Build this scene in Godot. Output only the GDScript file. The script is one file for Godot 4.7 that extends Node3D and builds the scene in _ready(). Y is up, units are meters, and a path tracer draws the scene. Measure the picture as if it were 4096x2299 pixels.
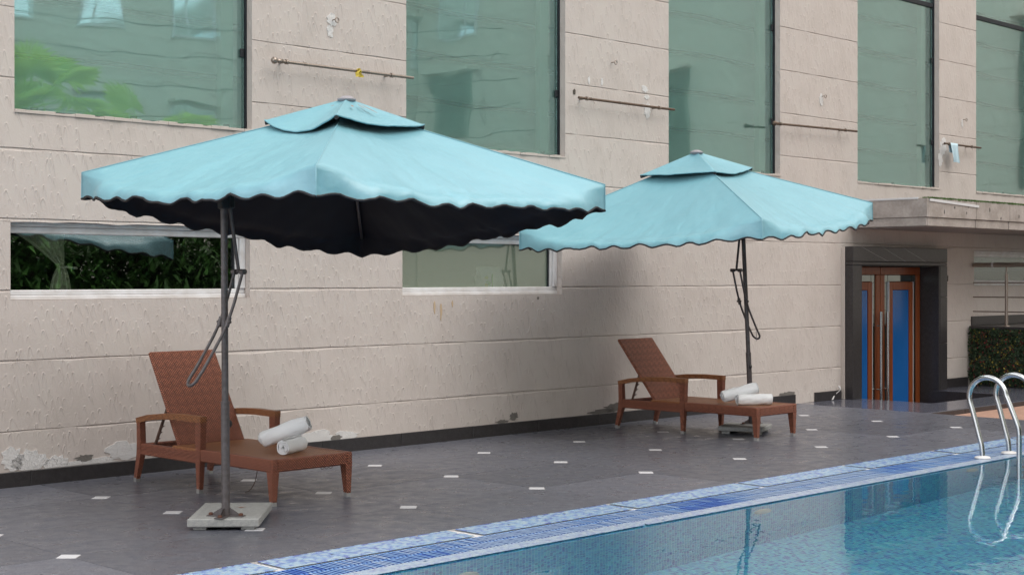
extends Node3D
# A hotel pool deck on an overcast day: two cantilever umbrellas and two wicker loungers before a plastered wall.
# x runs along the wall, z out from it towards the pool, y up; the wall's face is z = 0.

var M := {}
var rng := RandomNumberGenerator.new()
var used := {}

# ------------------------------------------------------------------ helpers
func lin(r: float, g: float, b: float, a := 1.0) -> Color:
	var c := Color(r, g, b).linear_to_srgb()
	c.a = a
	return c

func mat(c: Color, rough := 0.7, metal := 0.0, spec := 0.5) -> StandardMaterial3D:
	var m := StandardMaterial3D.new()
	m.albedo_color = c
	m.roughness = rough
	m.metallic = metal
	m.metallic_specular = spec
	return m

func tri3(m: StandardMaterial3D, scale: float, world := false) -> StandardMaterial3D:
	m.uv1_triplanar = true
	m.uv1_world_triplanar = world
	m.uv1_scale = Vector3.ONE * scale
	return m

func bump(m: StandardMaterial3D, t: Texture2D, cm: float) -> StandardMaterial3D:
	m.heightmap_enabled = true
	m.heightmap_texture = t
	m.heightmap_scale = cm
	return m

func begin(smooth := false) -> SurfaceTool:
	var st := SurfaceTool.new()
	st.begin(Mesh.PRIMITIVE_TRIANGLES)
	st.set_smooth_group(0 if smooth else -1)
	return st

func numbered(called: String, parent: Node) -> String:
	var key := str(parent.get_instance_id()) + called
	var n: int = used.get(key, 0)
	used[key] = n + 1
	return called if n == 0 else "%s_%03d" % [called, n]

func put_mesh(called: String, mesh: Mesh, m: Material, parent: Node3D = self) -> MeshInstance3D:
	var o := MeshInstance3D.new()
	o.name = numbered(called, parent)
	o.mesh = mesh
	o.material_override = m
	parent.add_child(o, true)
	return o

func obj(called: String, st: SurfaceTool, m: Material, parent: Node3D = self) -> MeshInstance3D:
	st.generate_normals()
	return put_mesh(called, st.commit(), m, parent)

func group_part(called: String, parent: Node3D) -> Node3D:
	var o := Node3D.new()
	o.name = numbered(called, parent)
	parent.add_child(o, true)
	return o

func thing(called: String, label: String, category: String, at := Vector3.ZERO, turn := 0.0, group := "") -> Node3D:
	var o := group_part(called, self)
	o.position = at
	o.rotation.y = turn
	return tag(o, label, category, group)

func tag(o: Node3D, label: String, category: String, group := "") -> Node3D:
	o.set_meta("label", label)
	o.set_meta("category", category)
	if group:
		o.set_meta("group", group)
	return o

func structure(o: Node3D, label := "") -> Node3D:
	o.set_meta("kind", "structure")
	if label:
		o.set_meta("label", label)
	return o

func stuff(o: Node3D) -> Node3D:
	o.set_meta("kind", "stuff")
	return o

func tri(st: SurfaceTool, a: Vector3, b: Vector3, c: Vector3, out: Vector3) -> void:
	# clockwise as seen from outside
	if (b - a).cross(c - a).dot(out) > 0.0:
		st.add_vertex(a); st.add_vertex(c); st.add_vertex(b)
	else:
		st.add_vertex(a); st.add_vertex(b); st.add_vertex(c)

func quad(st: SurfaceTool, a: Vector3, b: Vector3, c: Vector3, d: Vector3, out: Vector3) -> void:
	tri(st, a, b, c, out)
	tri(st, a, c, d, out)

func quv(st: SurfaceTool, p: Array, uv: Array, out: Vector3) -> void:
	var flip: bool = (p[1] - p[0]).cross(p[2] - p[0]).dot(out) > 0.0
	for k in ([0, 2, 1, 0, 3, 2] if flip else [0, 1, 2, 0, 2, 3]):
		st.set_uv(uv[k])
		st.add_vertex(p[k])

func box(st: SurfaceTool, lo: Vector3, hi: Vector3, bevel := 0.0, t := Transform3D.IDENTITY) -> void:
	var c := (lo + hi) * 0.5
	var h := (hi - lo) * 0.5
	bevel = minf(bevel, minf(h.x, minf(h.y, h.z)) * 0.9)
	for axis in 3:
		var u := (axis + 1) % 3
		var v := (axis + 2) % 3
		for s in [-1.0, 1.0]:
			var q := []
			for k in [[-1, -1], [1, -1], [1, 1], [-1, 1]]:
				var p := Vector3.ZERO
				p[axis] = s * h[axis]
				p[u] = k[0] * (h[u] - bevel)
				p[v] = k[1] * (h[v] - bevel)
				q.append(t * (c + p))
			var n := Vector3.ZERO
			n[axis] = s
			quad(st, q[0], q[1], q[2], q[3], t.basis * n)
			if bevel > 0.0:
				for s2 in [-1.0, 1.0]:
					# the edge between this face and the face of axis u
					var e := []
					for k in [[0, -1], [0, 1], [1, 1], [1, -1]]:
						var p := Vector3.ZERO
						p[axis] = s * (h[axis] - (bevel if k[0] else 0.0))
						p[u] = s2 * (h[u] - (0.0 if k[0] else bevel))
						p[v] = k[1] * (h[v] - bevel)
						e.append(t * (c + p))
					var n2 := n
					n2[u] = s2
					quad(st, e[0], e[1], e[2], e[3], t.basis * n2)
					if axis == 0:
						for s3 in [-1.0, 1.0]:
							var a := Vector3(s * h.x, s2 * (h.y - bevel), s3 * (h.z - bevel))
							var b := Vector3(s * (h.x - bevel), s2 * h.y, s3 * (h.z - bevel))
							var d := Vector3(s * (h.x - bevel), s2 * (h.y - bevel), s3 * h.z)
							tri(st, t * (c + a), t * (c + b), t * (c + d), t.basis * Vector3(s, s2, s3))

func boxm(called: String, lo: Vector3, hi: Vector3, m: Material, parent: Node3D = self, bevel := 0.004) -> MeshInstance3D:
	var st := begin()
	box(st, lo, hi, bevel)
	return obj(called, st, m, parent)

func grid(st: SurfaceTool, rows: Array, closed := false) -> void:
	# rows of points, joined; smooth if the tool is
	for i in rows.size() - 1:
		var a: PackedVector3Array = rows[i]
		var b: PackedVector3Array = rows[i + 1]
		var n := a.size()
		for j in (n if closed else n - 1):
			var k := (j + 1) % n
			st.add_vertex(a[j]); st.add_vertex(a[k]); st.add_vertex(b[j])
			st.add_vertex(b[j]); st.add_vertex(a[k]); st.add_vertex(b[k])

func ring(p: Vector3, x: Vector3, y: Vector3, n: int, rx: float, ry: float, square := 0.0) -> PackedVector3Array:
	var r := PackedVector3Array()
	for k in n:
		var w := TAU * (k + 0.5) / n
		var c := cos(w)
		var s := sin(w)
		var g := 1.0 if square == 0.0 else lerpf(1.0, 1.0 / maxf(absf(c), absf(s)), square)
		r.append(p + x * (c * rx * g) + y * (s * ry * g))
	return r

func tube(st: SurfaceTool, pts: Array, radius, n := 10, caps := true, square := 0.0) -> void:
	# radius: a number, or a list of numbers or Vector2s (one per point)
	var rows := []
	var x := Vector3.ZERO
	for i in pts.size():
		var d: Vector3 = (pts[mini(i + 1, pts.size() - 1)] - pts[maxi(i - 1, 0)]).normalized()
		if i == 0:
			x = d.cross(Vector3.UP if absf(d.y) < 0.9 else Vector3.BACK).normalized()
		x = (x - d * x.dot(d)).normalized()
		var y := d.cross(x)
		var r = radius[i] if radius is Array else radius
		rows.append(ring(pts[i], x, y, n, r.x if r is Vector2 else r, r.y if r is Vector2 else r, square))
	grid(st, rows, true)
	if caps:
		st.set_smooth_group(-1)
		for e in [0, rows.size() - 1]:
			var mid: Vector3 = pts[e]
			var out: Vector3 = (pts[0] - pts[1]) if e == 0 else (pts[e] - pts[e - 1])
			for k in n:
				tri(st, mid, rows[e][k], rows[e][(k + 1) % n], out)
		st.set_smooth_group(0)

func lathe(st: SurfaceTool, at: Vector3, profile: Array, n := 20, t := Basis.IDENTITY) -> void:
	var rows := []
	for p in profile:
		rows.append(ring(at + t.y * p.y, t.x, t.z, n, maxf(p.x, 0.0002), maxf(p.x, 0.0002)))
	grid(st, rows, true)

func arc(pts: Array, c: Vector3, u: Vector3, v: Vector3, r: float, a0: float, a1: float, n: int) -> void:
	for k in n + 1:
		var w := lerpf(a0, a1, float(k) / n)
		pts.append(c + u * (cos(w) * r) + v * (sin(w) * r))

func jit(a: float) -> float:
	return rng.randf_range(-a, a)

# ------------------------------------------------------------------ textures
func tex8(n: int, h: PackedFloat32Array) -> ImageTexture:
	var b := PackedByteArray()
	b.resize(n * n)
	for i in n * n:
		b[i] = int(clampf(h[i], 0.0, 1.0) * 255.0)
	return ImageTexture.create_from_image(Image.create_from_data(n, n, false, Image.FORMAT_L8, b))

func noise_image(n: int, freq: float, seed: int, octaves := 4) -> PackedByteArray:
	var f := FastNoiseLite.new()
	f.seed = seed
	f.frequency = freq
	f.fractal_octaves = octaves
	return f.get_seamless_image(n, n).get_data()

func float_noise(n: int, fx: float, fy: float, seed: int, octaves := 2) -> ImageTexture:
	var f := FastNoiseLite.new()
	f.seed = seed
	f.frequency = 1.0
	f.fractal_octaves = octaves
	var a := PackedFloat32Array()
	a.resize(n * n)
	for y in n:
		for x in n:
			a[y * n + x] = 0.5 + 0.5 * f.get_noise_2d(x * fx / n, y * fy / n)
	return ImageTexture.create_from_image(Image.create_from_data(n, n, false, Image.FORMAT_RF, a.to_byte_array()))

func tint_texture(n: int, parts: Array, base: Color, low: Color) -> ImageTexture:
	# base .. low by a weighted sum of noises [bytes, weight]
	var b := PackedByteArray()
	b.resize(n * n * 3)
	var total := 0.0
	for p in parts:
		total += p[1]
	for i in n * n:
		var v := 0.0
		for p in parts:
			v += p[0][i] * p[1]
		var c := low.lerp(base, clampf(v / (255.0 * total), 0.0, 1.0))
		b[i * 3] = c.r8; b[i * 3 + 1] = c.g8; b[i * 3 + 2] = c.b8
	return ImageTexture.create_from_image(Image.create_from_data(n, n, false, Image.FORMAT_RGB8, b))

func speckle(n: int, seed: int, cols: Array, freq := 0.25, blotch := 0.02) -> ImageTexture:
	# a granite: grains picked from the colours, over soft blotches
	var a := noise_image(n, freq, seed, 2)
	var d := noise_image(n, blotch, seed + 5, 3)
	var b := PackedByteArray()
	b.resize(n * n * 3)
	var r := RandomNumberGenerator.new()
	r.seed = seed
	for i in n * n:
		var v := clampf((a[i] / 255.0 - 0.5) * 1.6 + 0.5 + r.randf_range(-0.22, 0.22) + (d[i] / 255.0 - 0.5) * 0.35, 0.0, 0.999) * (cols.size() - 1)
		var k := int(v)
		var c: Color = cols[k].lerp(cols[k + 1], v - k)
		b[i * 3] = c.r8; b[i * 3 + 1] = c.g8; b[i * 3 + 2] = c.b8
	return ImageTexture.create_from_image(Image.create_from_data(n, n, false, Image.FORMAT_RGB8, b))

func trowel() -> Array:
	# hand-trowelled plaster: overlapping tongues, each with a raised rim and a crack on its right
	var n := 1024
	var h := PackedFloat32Array()
	h.resize(n * n)
	var low := noise_image(n, 0.012, 3, 4)
	var fine := noise_image(n, 0.15, 4, 2)
	for i in n * n:
		h[i] = 0.5 + (low[i] / 255.0 - 0.5) * 0.09 + (fine[i] / 255.0 - 0.5) * 0.07
	var dirt := PackedFloat32Array()
	dirt.resize(n * n)
	var px := n / 3.0
	var r := RandomNumberGenerator.new()
	r.seed = 11
	for k in 32 * 52:
		var row := k / 52
		var cx := ((k % 52) + (0.5 if row % 2 else 0.0) + r.randf_range(-0.32, 0.32)) * n / 52.0
		var cy := (row + r.randf_range(-0.34, 0.34)) * n / 32.0
		if r.randf() < 0.16:
			continue
		var w := r.randf_range(0.015, 0.028) * px
		var l := r.randf_range(0.07, 0.19) * px
		var skew := r.randf_range(0.0, 0.32)
		var power := r.randf_range(0.10, 0.40)
		var left := r.randf_range(0.2, 0.75)
		var steps := int(l * 1.5)
		for side in [-1.0, 1.0]:
			var reach: float = left if side < 0.0 else 1.0
			for q in steps:
				var t := float(q) / steps
				if t > reach:
					break
				var x: float = cx + side * w * pow(t, 0.45) + skew * l * t * t + r.randf_range(-0.6, 0.6)
				var y := cy + l * t
				var amp: float = power * (1.0 - t / reach) if side < 0.0 else power * (0.9 - t) * 0.8
				var crack: float = power * sin(PI * t) * 0.5 if side > 0.0 else 0.0
				for dy in range(-2, 3):
					for dx in range(-3, 5):
						var at := posmod(int(y) + dy, n) * n + posmod(int(x) + dx, n)
						var g := exp(-(dx * dx + dy * dy) / 1.8)
						h[at] = maxf(h[at], 0.5 + amp * g) if amp > 0.0 else h[at]
						if crack > 0.0:
							var g2 := exp(-((dx - 3) * (dx - 3) + dy * dy) / 1.4)
							h[at] = minf(h[at], 0.5 - crack * g2) if g2 > 0.3 else h[at]
							dirt[at] = maxf(dirt[at], crack * g2 * 1.3) if k % 3 == 0 else dirt[at]
	var mottle := noise_image(n, 0.006, 8, 4)
	var b := PackedByteArray()
	b.resize(n * n * 3)
	var streaks := noise_image(n, 0.05, 9, 3)
	var base := lin(0.555, 0.494, 0.462)
	var worn := lin(0.50, 0.446, 0.412)
	for i in n * n:
		var c := base.lerp(worn, clampf((mottle[i] / 255.0 - 0.4) * 1.4 + (fine[i] / 255.0 - 0.5) * 0.5 + (streaks[(i / n / 10) * n + i % n] / 255.0 - 0.5) * 0.5, 0.0, 1.0)).darkened(dirt[i] * 0.4)
		b[i * 3] = c.r8; b[i * 3 + 1] = c.g8; b[i * 3 + 2] = c.b8
	return [tex8(n, h), ImageTexture.create_from_image(Image.create_from_data(n, n, false, Image.FORMAT_RGB8, b))]

func weave() -> Array:
	var n := 256
	var h := PackedFloat32Array()
	h.resize(n * n)
	var b := PackedByteArray()
	b.resize(n * n * 3)
	var r := RandomNumberGenerator.new()
	r.seed = 21
	var tone := []
	for k in 64:
		tone.append(r.randf_range(0.75, 1.2))
	for y in n:
		var row := y / 32
		var v := absf((y % 32) / 16.0 - 1.0)
		for x in n:
			var u := fposmod(x / 64.0 + (0.5 if row % 2 else 0.0), 1.0)
			var over := sin(PI * clampf(u * 1.25, 0.0, 1.0))
			var z := sqrt(maxf(0.0, 1.0 - v * v)) * (0.35 + 0.65 * over)
			h[y * n + x] = z
			var c := lin(0.05, 0.018, 0.011).lerp(lin(0.72, 0.33, 0.18), clampf(z * 1.25 - 0.2, 0.0, 1.0) * tone[(row * 4 + x / 64) % 64])
			var i := (y * n + x) * 3
			b[i] = c.r8; b[i + 1] = c.g8; b[i + 2] = c.b8
	return [tex8(n, h), ImageTexture.create_from_image(Image.create_from_data(n, n, false, Image.FORMAT_RGB8, b))]

func mosaic(seed: int, cols: Array) -> Array:
	var n := 1024
	var cells := 40
	var h := PackedFloat32Array()
	h.resize(n * n)
	var b := PackedByteArray()
	b.resize(n * n * 3)
	var r := RandomNumberGenerator.new()
	r.seed = seed
	var tone := []
	for k in cells * cells:
		var c: Color = cols[r.randi() % cols.size()]
		tone.append(c.darkened(r.randf() * 0.12))
	var grout := lin(0.33, 0.56, 0.62)
	for y in n:
		var fy := y * cells / float(n)
		for x in n:
			var fx := x * cells / float(n)
			var edge := minf(minf(fposmod(fx, 1.0), 1.0 - fposmod(fx, 1.0)), minf(fposmod(fy, 1.0), 1.0 - fposmod(fy, 1.0)))
			var c: Color = tone[int(fy) * cells + int(fx)] if edge > 0.05 else grout
			h[y * n + x] = clampf(edge * 8.0, 0.0, 1.0)
			var i := (y * n + x) * 3
			b[i] = c.r8; b[i + 1] = c.g8; b[i + 2] = c.b8
	return [tex8(n, h), ImageTexture.create_from_image(Image.create_from_data(n, n, false, Image.FORMAT_RGB8, b))]

func make_materials() -> void:
	var t := trowel()
	M.wall = bump(mat(Color.WHITE, 0.85, 0.0, 0.3), t[0], 1.6)
	M.wall.albedo_texture = t[1]
	M.plaster = tri3(bump(mat(lin(0.53, 0.47, 0.43), 0.9, 0.0, 0.3), t[0], 0.7), 0.9)
	M.white_plaster = tri3(bump(mat(lin(0.72, 0.70, 0.69), 0.95, 0.0, 0.2), t[0], 1.6), 2.3)
	M.bare = tri3(bump(mat(lin(0.2, 0.185, 0.17), 0.95, 0.0, 0.2), t[0], 1.6), 2.3)
	M.drip = mat(lin(0.50, 0.38, 0.26), 0.9, 0.0, 0.2)
	M.dirt = mat(lin(0.10, 0.088, 0.075), 0.95, 0.0, 0.2)
	var dark := [lin(0.010, 0.010, 0.012), lin(0.026, 0.025, 0.028), lin(0.040, 0.036, 0.038), lin(0.028, 0.020, 0.017), lin(0.085, 0.088, 0.10)]
	M.granite = tri3(mat(Color.WHITE, 0.32), 1.6)
	M.granite.albedo_texture = speckle(512, 31, dark, 0.22)
	var tile := [lin(0.068, 0.071, 0.092), lin(0.098, 0.102, 0.126), lin(0.118, 0.122, 0.150), lin(0.142, 0.143, 0.166), lin(0.22, 0.23, 0.27)]
	M.tiles = []
	var tg := speckle(1024, 33, tile, 0.11, 0.015)
	var scuff := noise_image(512, 0.012, 70, 5)
	var rough := PackedFloat32Array()
	rough.resize(512 * 512)
	for i in 512 * 512:
		rough[i] = clampf(0.36 + (scuff[i] / 255.0 - 0.5) * 0.3, 0.2, 0.7)
	var rough_map := tex8(512, rough)
	for k in 4:
		var m := tri3(mat(Color.WHITE.darkened(0.035 * k), 1.0, 0.0, 0.36), 0.8)
		m.uv1_offset = Vector3(k * 0.31, 0, k * 0.57)
		m.albedo_texture = tg
		m.roughness_texture = rough_map
		M.tiles.append(m)
	M.polished = tri3(mat(lin(0.9, 0.9, 0.95), 0.14, 0.0, 0.5), 0.6)
	M.polished.albedo_texture = tg
	M.grout = mat(lin(0.46, 0.44, 0.43), 0.9)
	M.inset = mat(lin(0.60, 0.60, 0.63), 0.4)
	var pale := [lin(0.10, 0.11, 0.13), lin(0.27, 0.27, 0.265), lin(0.34, 0.34, 0.325), lin(0.40, 0.40, 0.385), lin(0.46, 0.455, 0.44)]
	M.slab = tri3(bump(mat(Color.WHITE, 0.8), ImageTexture.create_from_image(Image.create_from_data(512, 512, false, Image.FORMAT_L8, noise_image(512, 0.2, 55, 3))), 0.25), 2.4)
	M.slab.albedo_texture = speckle(512, 41, pale, 0.2)
	var wv := weave()
	M.wicker = tri3(bump(mat(Color.WHITE, 0.4, 0.0, 0.4), wv[0], 0.7), 13.0)
	M.wicker.albedo_texture = wv[1]
	M.wicker_pale = M.wicker.duplicate()  # paler copy for seat and arms: wear plus sky gloss put into colour
	M.wicker.albedo_color = lin(0.82, 0.66, 0.72)
	M.wicker_pale.albedo_color = lin(1.0, 0.92, 0.70)
	M.foot = mat(lin(0.45, 0.45, 0.45), 0.4, 0.6)
	M.strut = mat(lin(0.10, 0.055, 0.04), 0.5)
	var crease := float_noise(512, 26.0, 26.0, 61, 4)
	M.canvas = tri3(bump(mat(lin(0.175, 0.41, 0.485), 0.42, 0.0, 0.86), crease, 0.35), 0.45)
	M.canvas.rim_enabled = true
	M.canvas.rim = 0.12
	M.canvas.rim_tint = 0.0
	M.canvas.albedo_texture = tint_texture(512, [[noise_image(512, 0.008, 62, 5), 1.0], [noise_image(512, 0.05, 63, 3), 0.3]], Color(1, 1, 1), Color(0.92, 0.93, 0.94))
	M.lining = mat(lin(0.012, 0.012, 0.018), 0.75, 0.0, 0.4)
	M.trim = mat(lin(0.012, 0.012, 0.016), 0.6)
	M.stain = mat(lin(0.30, 0.20, 0.16), 0.9)
	M.pole = tri3(mat(lin(0.135, 0.12, 0.122), 0.42, 0.25), 3.0)
	M.pole.albedo_texture = tint_texture(256, [[noise_image(256, 0.03, 65, 4), 1.0]], Color(1, 1, 1), Color(0.75, 0.73, 0.72))
	M.finial = mat(lin(0.30, 0.285, 0.31), 0.6)
	M.rust = mat(lin(0.09, 0.035, 0.022), 0.9)
	M.black = mat(lin(0.012, 0.012, 0.013), 0.5)
	M.steel = mat(lin(0.55, 0.56, 0.57), 0.22, 1.0)
	M.dull_steel = tri3(mat(lin(0.58, 0.55, 0.52), 0.38, 0.8), 9.0)
	M.dull_steel.albedo_texture = tint_texture(256, [[noise_image(256, 0.05, 66, 4), 1.0]], Color(1, 1, 1), Color(0.5, 0.42, 0.36))
	M.bronze = tri3(mat(lin(0.27, 0.21, 0.17), 0.5, 0.5), 9.0)
	M.bronze.albedo_texture = M.dull_steel.albedo_texture
	var fluff := ImageTexture.create_from_image(Image.create_from_data(256, 256, false, Image.FORMAT_L8, noise_image(256, 0.16, 67, 3)))
	M.towel = tri3(bump(mat(lin(0.90, 0.90, 0.91), 0.95, 0.0, 0.2), fluff, 0.4), 8.0)
	M.towel.rim_enabled = true
	M.towel.rim = 0.3
	M.upvc = tri3(mat(lin(0.74, 0.74, 0.76), 0.4), 1.0)
	M.upvc.albedo_texture = tint_texture(256, [[noise_image(256, 0.02, 68, 4), 1.0]], Color(1, 1, 1), Color(0.88, 0.86, 0.84))
	M.gasket = mat(lin(0.010, 0.013, 0.018), 0.6)
	M.green_bar = mat(lin(0.45, 0.68, 0.52), 0.4)
	# tinted reflecting glass, slightly wavy
	M.glass = []
	for k in 3:
		var g := mat(lin(0.74, 0.92, 0.88, 0.0), 0.0, 0.0, 0.5)
		g.refraction_enabled = true
		g.refraction_scale = 0.18
		M.glass.append(tri3(bump(g, float_noise(256, 4.0, 3.0, 80 + k, 2), 0.08), 0.35))
	M.film = []
	for a in [0.15, 0.13, 0.11, 0.07, 0.05]:   # added green veils that paint haze over the panes, fainter to the right
		var film := mat(lin(0.40, 0.70, 0.64, a), 0.12, 0.0, 0.5)
		film.transparency = BaseMaterial3D.TRANSPARENCY_ALPHA
		M.film.append(film)
	var tint := mat(lin(0.84, 1.0, 1.0, 0.0), 0.0, 0.0, 0.5)
	tint.refraction_enabled = true
	tint.refraction_scale = 0.02
	M.tint = tint
	var cg := mat(lin(0.88, 0.95, 0.91, 0.0), 0.0, 0.0, 0.5)
	cg.refraction_enabled = true
	cg.refraction_scale = 0.16
	M.clear_glass = cg
	M.grey_glass = mat(lin(0.55, 0.72, 0.68, 0.0), 0.0, 0.0, 0.5)
	M.grey_glass.refraction_enabled = true
	M.grey_glass.refraction_scale = 0.09
	M.green_veil = mat(lin(0.46, 0.60, 0.45, 0.24), 0.12, 0.0, 0.5)  # green veil painted over the second low pane to tint its reflection
	M.green_veil.transparency = BaseMaterial3D.TRANSPARENCY_ALPHA
	M.mirror = mat(lin(0.25, 0.27, 0.26), 0.04, 1.0)
	M.curtain = mat(lin(0.74, 0.86, 0.78), 0.9, 0.0, 0.2)
	M.seam = mat(lin(0.10, 0.15, 0.12), 0.9, 0.0, 0.2)
	M.sage = mat(lin(0.72, 0.76, 0.60), 0.9, 0.0, 0.2)
	M.room = mat(lin(0.10, 0.115, 0.10), 0.9)
	var grain := PackedByteArray()
	grain.resize(256 * 256)
	var gn := noise_image(256, 0.02, 71, 4)
	for y in 256:
		for x in 256:
			grain[y * 256 + x] = gn[((y / 10) % 256) * 256 + (x * 5) % 256]
	M.wood = tri3(mat(Color.WHITE, 0.35), 1.3)
	M.wood.albedo_texture = tint_texture(256, [[grain, 1.0]], lin(0.27, 0.068, 0.016), lin(0.15, 0.036, 0.010))
	M.blue = mat(lin(0.012, 0.105, 0.34), 0.22)
	M.cladding = tri3(mat(lin(0.47, 0.42, 0.40), 0.55), 0.7)
	M.cladding.albedo_texture = tint_texture(512, [[noise_image(512, 0.01, 72, 5), 1.0], [noise_image(512, 0.06, 73, 3), 0.6]], Color(1, 1, 1), Color(0.74, 0.73, 0.71))
	M.aluminium = mat(lin(0.66, 0.66, 0.68), 0.35, 0.2)
	M.turf = mat(lin(0.055, 0.12, 0.025), 0.9, 0.0, 0.2)
	M.terracotta = tri3(mat(Color.WHITE, 0.8), 0.8)
	M.terracotta.albedo_texture = tint_texture(512, [[noise_image(512, 0.02, 74, 4), 1.0]], lin(0.44, 0.26, 0.19), lin(0.28, 0.17, 0.13))
	M.earth = tri3(mat(lin(0.16, 0.15, 0.14), 0.9), 0.5)
	M.earth.albedo_texture = M.cladding.albedo_texture
	M.plastic_blue = mat(lin(0.02, 0.10, 0.46), 0.25)
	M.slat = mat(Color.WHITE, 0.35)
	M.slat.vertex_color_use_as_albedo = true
	M.plastic_pale = mat(lin(0.07, 0.21, 0.52), 0.28)
	M.deep_blue = mat(lin(0.010, 0.035, 0.16), 0.6)
	M.chip = mat(Color.WHITE, 0.25)
	M.chip.vertex_color_use_as_albedo = true
	var pool := mosaic(51, [lin(0.03, 0.38, 0.55), lin(0.05, 0.43, 0.58), lin(0.02, 0.28, 0.54), lin(0.08, 0.50, 0.60), lin(0.01, 0.11, 0.42), lin(0.03, 0.32, 0.56)])
	M.pool = tri3(bump(mat(Color.WHITE, 0.3), pool[0], 0.1), 1.0)
	M.pool.albedo_texture = pool[1]
	var w := mat(Color(1, 1, 1, 0.0), 0.0, 0.0, 0.5)
	w.refraction_enabled = true
	w.refraction_scale = 0.033
	M.water = bump(w, float_noise(512, 50.0, 50.0, 91, 3), 0.06)
	M.water.uv1_scale = Vector3(0.1, 0.1, 0.1)
	M.leaf = mat(Color.WHITE, 0.55)
	M.leaf.vertex_color_use_as_albedo = true
	M.leaf.backlight_enabled = true
	M.leaf.backlight = Color(0.35, 0.4, 0.2)
	M.palm = mat(lin(0.24, 0.44, 0.09), 0.5)
	M.palm.backlight_enabled = true
	M.palm.backlight = Color(0.9, 1.0, 0.5)
	M.bark = tri3(bump(mat(lin(0.12, 0.085, 0.06), 0.9), fluff, 3.0), 1.5)
	M.lamp_white = mat(lin(0.36, 0.42, 0.39), 0.4)
	M.dark_glass = mat(lin(0.05, 0.10, 0.085), 0.3)
	M.sky_glass = mat(lin(0.82, 0.93, 0.97), 0.06, 0.9)

# ------------------------------------------------------------------ the wall
func wall_courses(parent: Node3D, x0: float, x1: float, ys: Array, holes: Array, depth := 0.16) -> void:
	# each course of plaster between two grooves, cut by the openings; one mesh for each unbroken stretch
	for row in ys.size() - 1:
		var lo: float = ys[row]
		var hi: float = ys[row + 1]
		var yb := [lo, hi]
		var xb := [x0, x1]
		for h in holes:
			if h[3] > lo + 0.001 and h[2] < hi - 0.001:
				for x in [h[0], h[1]]:
					if x > x0 and x < x1:
						xb.append(x)
				for y in [h[2], h[3]]:
					if y > lo + 0.001 and y < hi - 0.001:
						yb.append(y)
		xb.sort()
		yb.sort()
		var solid := func(x: float, y: float) -> bool:
			if x < x0 or x > x1:
				return false
			for h in holes:
				if x > h[0] and x < h[1] and y > h[2] and y < h[3]:
					return false
			return true
		var off := Vector2(rng.randf(), rng.randf())
		var seed := row * 7.3
		var st: SurfaceTool = null
		for i in xb.size() - 1:
			var a: float = xb[i]
			var b: float = xb[i + 1]
			if b - a < 0.001:
				continue
			var mx := (a + b) * 0.5
			var any := false
			for j in yb.size() - 1:
				any = any or solid.call(mx, (yb[j] + yb[j + 1]) * 0.5)
			if not any:
				if st:
					obj("wall_course", st, M.wall, parent)
				st = null
				continue
			if st == null:
				st = begin()
			for j in yb.size() - 1:
				var c: float = yb[j]
				var d: float = yb[j + 1]
				if d - c < 0.001 or not solid.call(mx, (c + d) * 0.5):
					continue
				var steps := maxi(1, int((b - a) / 0.16))
				var groove_low := absf(c - lo) < 0.001
				var groove_high := absf(d - hi) < 0.001
				for k in steps:
					var u := lerpf(a, b, float(k) / steps)
					var v := lerpf(a, b, float(k + 1) / steps)
					var e := func(x: float, y: float, up: float) -> float:   # a hand-cut edge wanders
						return y + up * (0.009 + 0.006 * sin(x * 3.1 + seed) * sin(x * 11.7 + y * 5.0) + 0.004 * sin(x * 37.0 + y))
					var cu: float = e.call(u, c, 0.45) if groove_low else c
					var cv: float = e.call(v, c, 0.45) if groove_low else c
					var du: float = e.call(u, d, -1.7) if groove_high else d
					var dv: float = e.call(v, d, -1.7) if groove_high else d
					var p := [Vector3(u, cu, 0), Vector3(v, cv, 0), Vector3(v, dv, 0), Vector3(u, du, 0)]
					wq(st, p, off, Vector3.BACK)
					if groove_low:
						wq(st, [p[0], p[1], Vector3(v, c, -0.011), Vector3(u, c, -0.011)], off, Vector3(0, -1, 0.3))
					if groove_high:
						wq(st, [p[3], p[2], Vector3(v, d, -0.011), Vector3(u, d, -0.011)], off, Vector3(0, 1, 0.3))
					if not groove_low and not solid.call(mx, c - 0.002):
						wq(st, [p[0], p[1], p[1] + Vector3(0, 0, -depth), p[0] + Vector3(0, 0, -depth)], off, Vector3.DOWN)
					if not groove_high and not solid.call(mx, d + 0.002):
						wq(st, [p[3], p[2], p[2] + Vector3(0, 0, -depth), p[3] + Vector3(0, 0, -depth)], off, Vector3.UP)
				for s in [[a, -1.0], [b, 1.0]]:
					if not solid.call(s[0] + s[1] * 0.002, (c + d) * 0.5):
						var z := Vector3(0, 0, -depth)
						var q := [Vector3(s[0], c, 0), Vector3(s[0], d, 0), Vector3(s[0], d, 0) + z, Vector3(s[0], c, 0) + z]
						wq(st, q, off, Vector3(s[1], 0, 0))
		if st:
			obj("wall_course", st, M.wall, parent)

func wq(st: SurfaceTool, p: Array, off: Vector2, out: Vector3) -> void:
	var uv := []
	for q in p:
		uv.append(Vector2((q.x + q.z * 0.8) / 3.0 + off.x, -(q.y + q.z * 0.3) / 3.0 + off.y))
	quv(st, p, uv, out)

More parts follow.
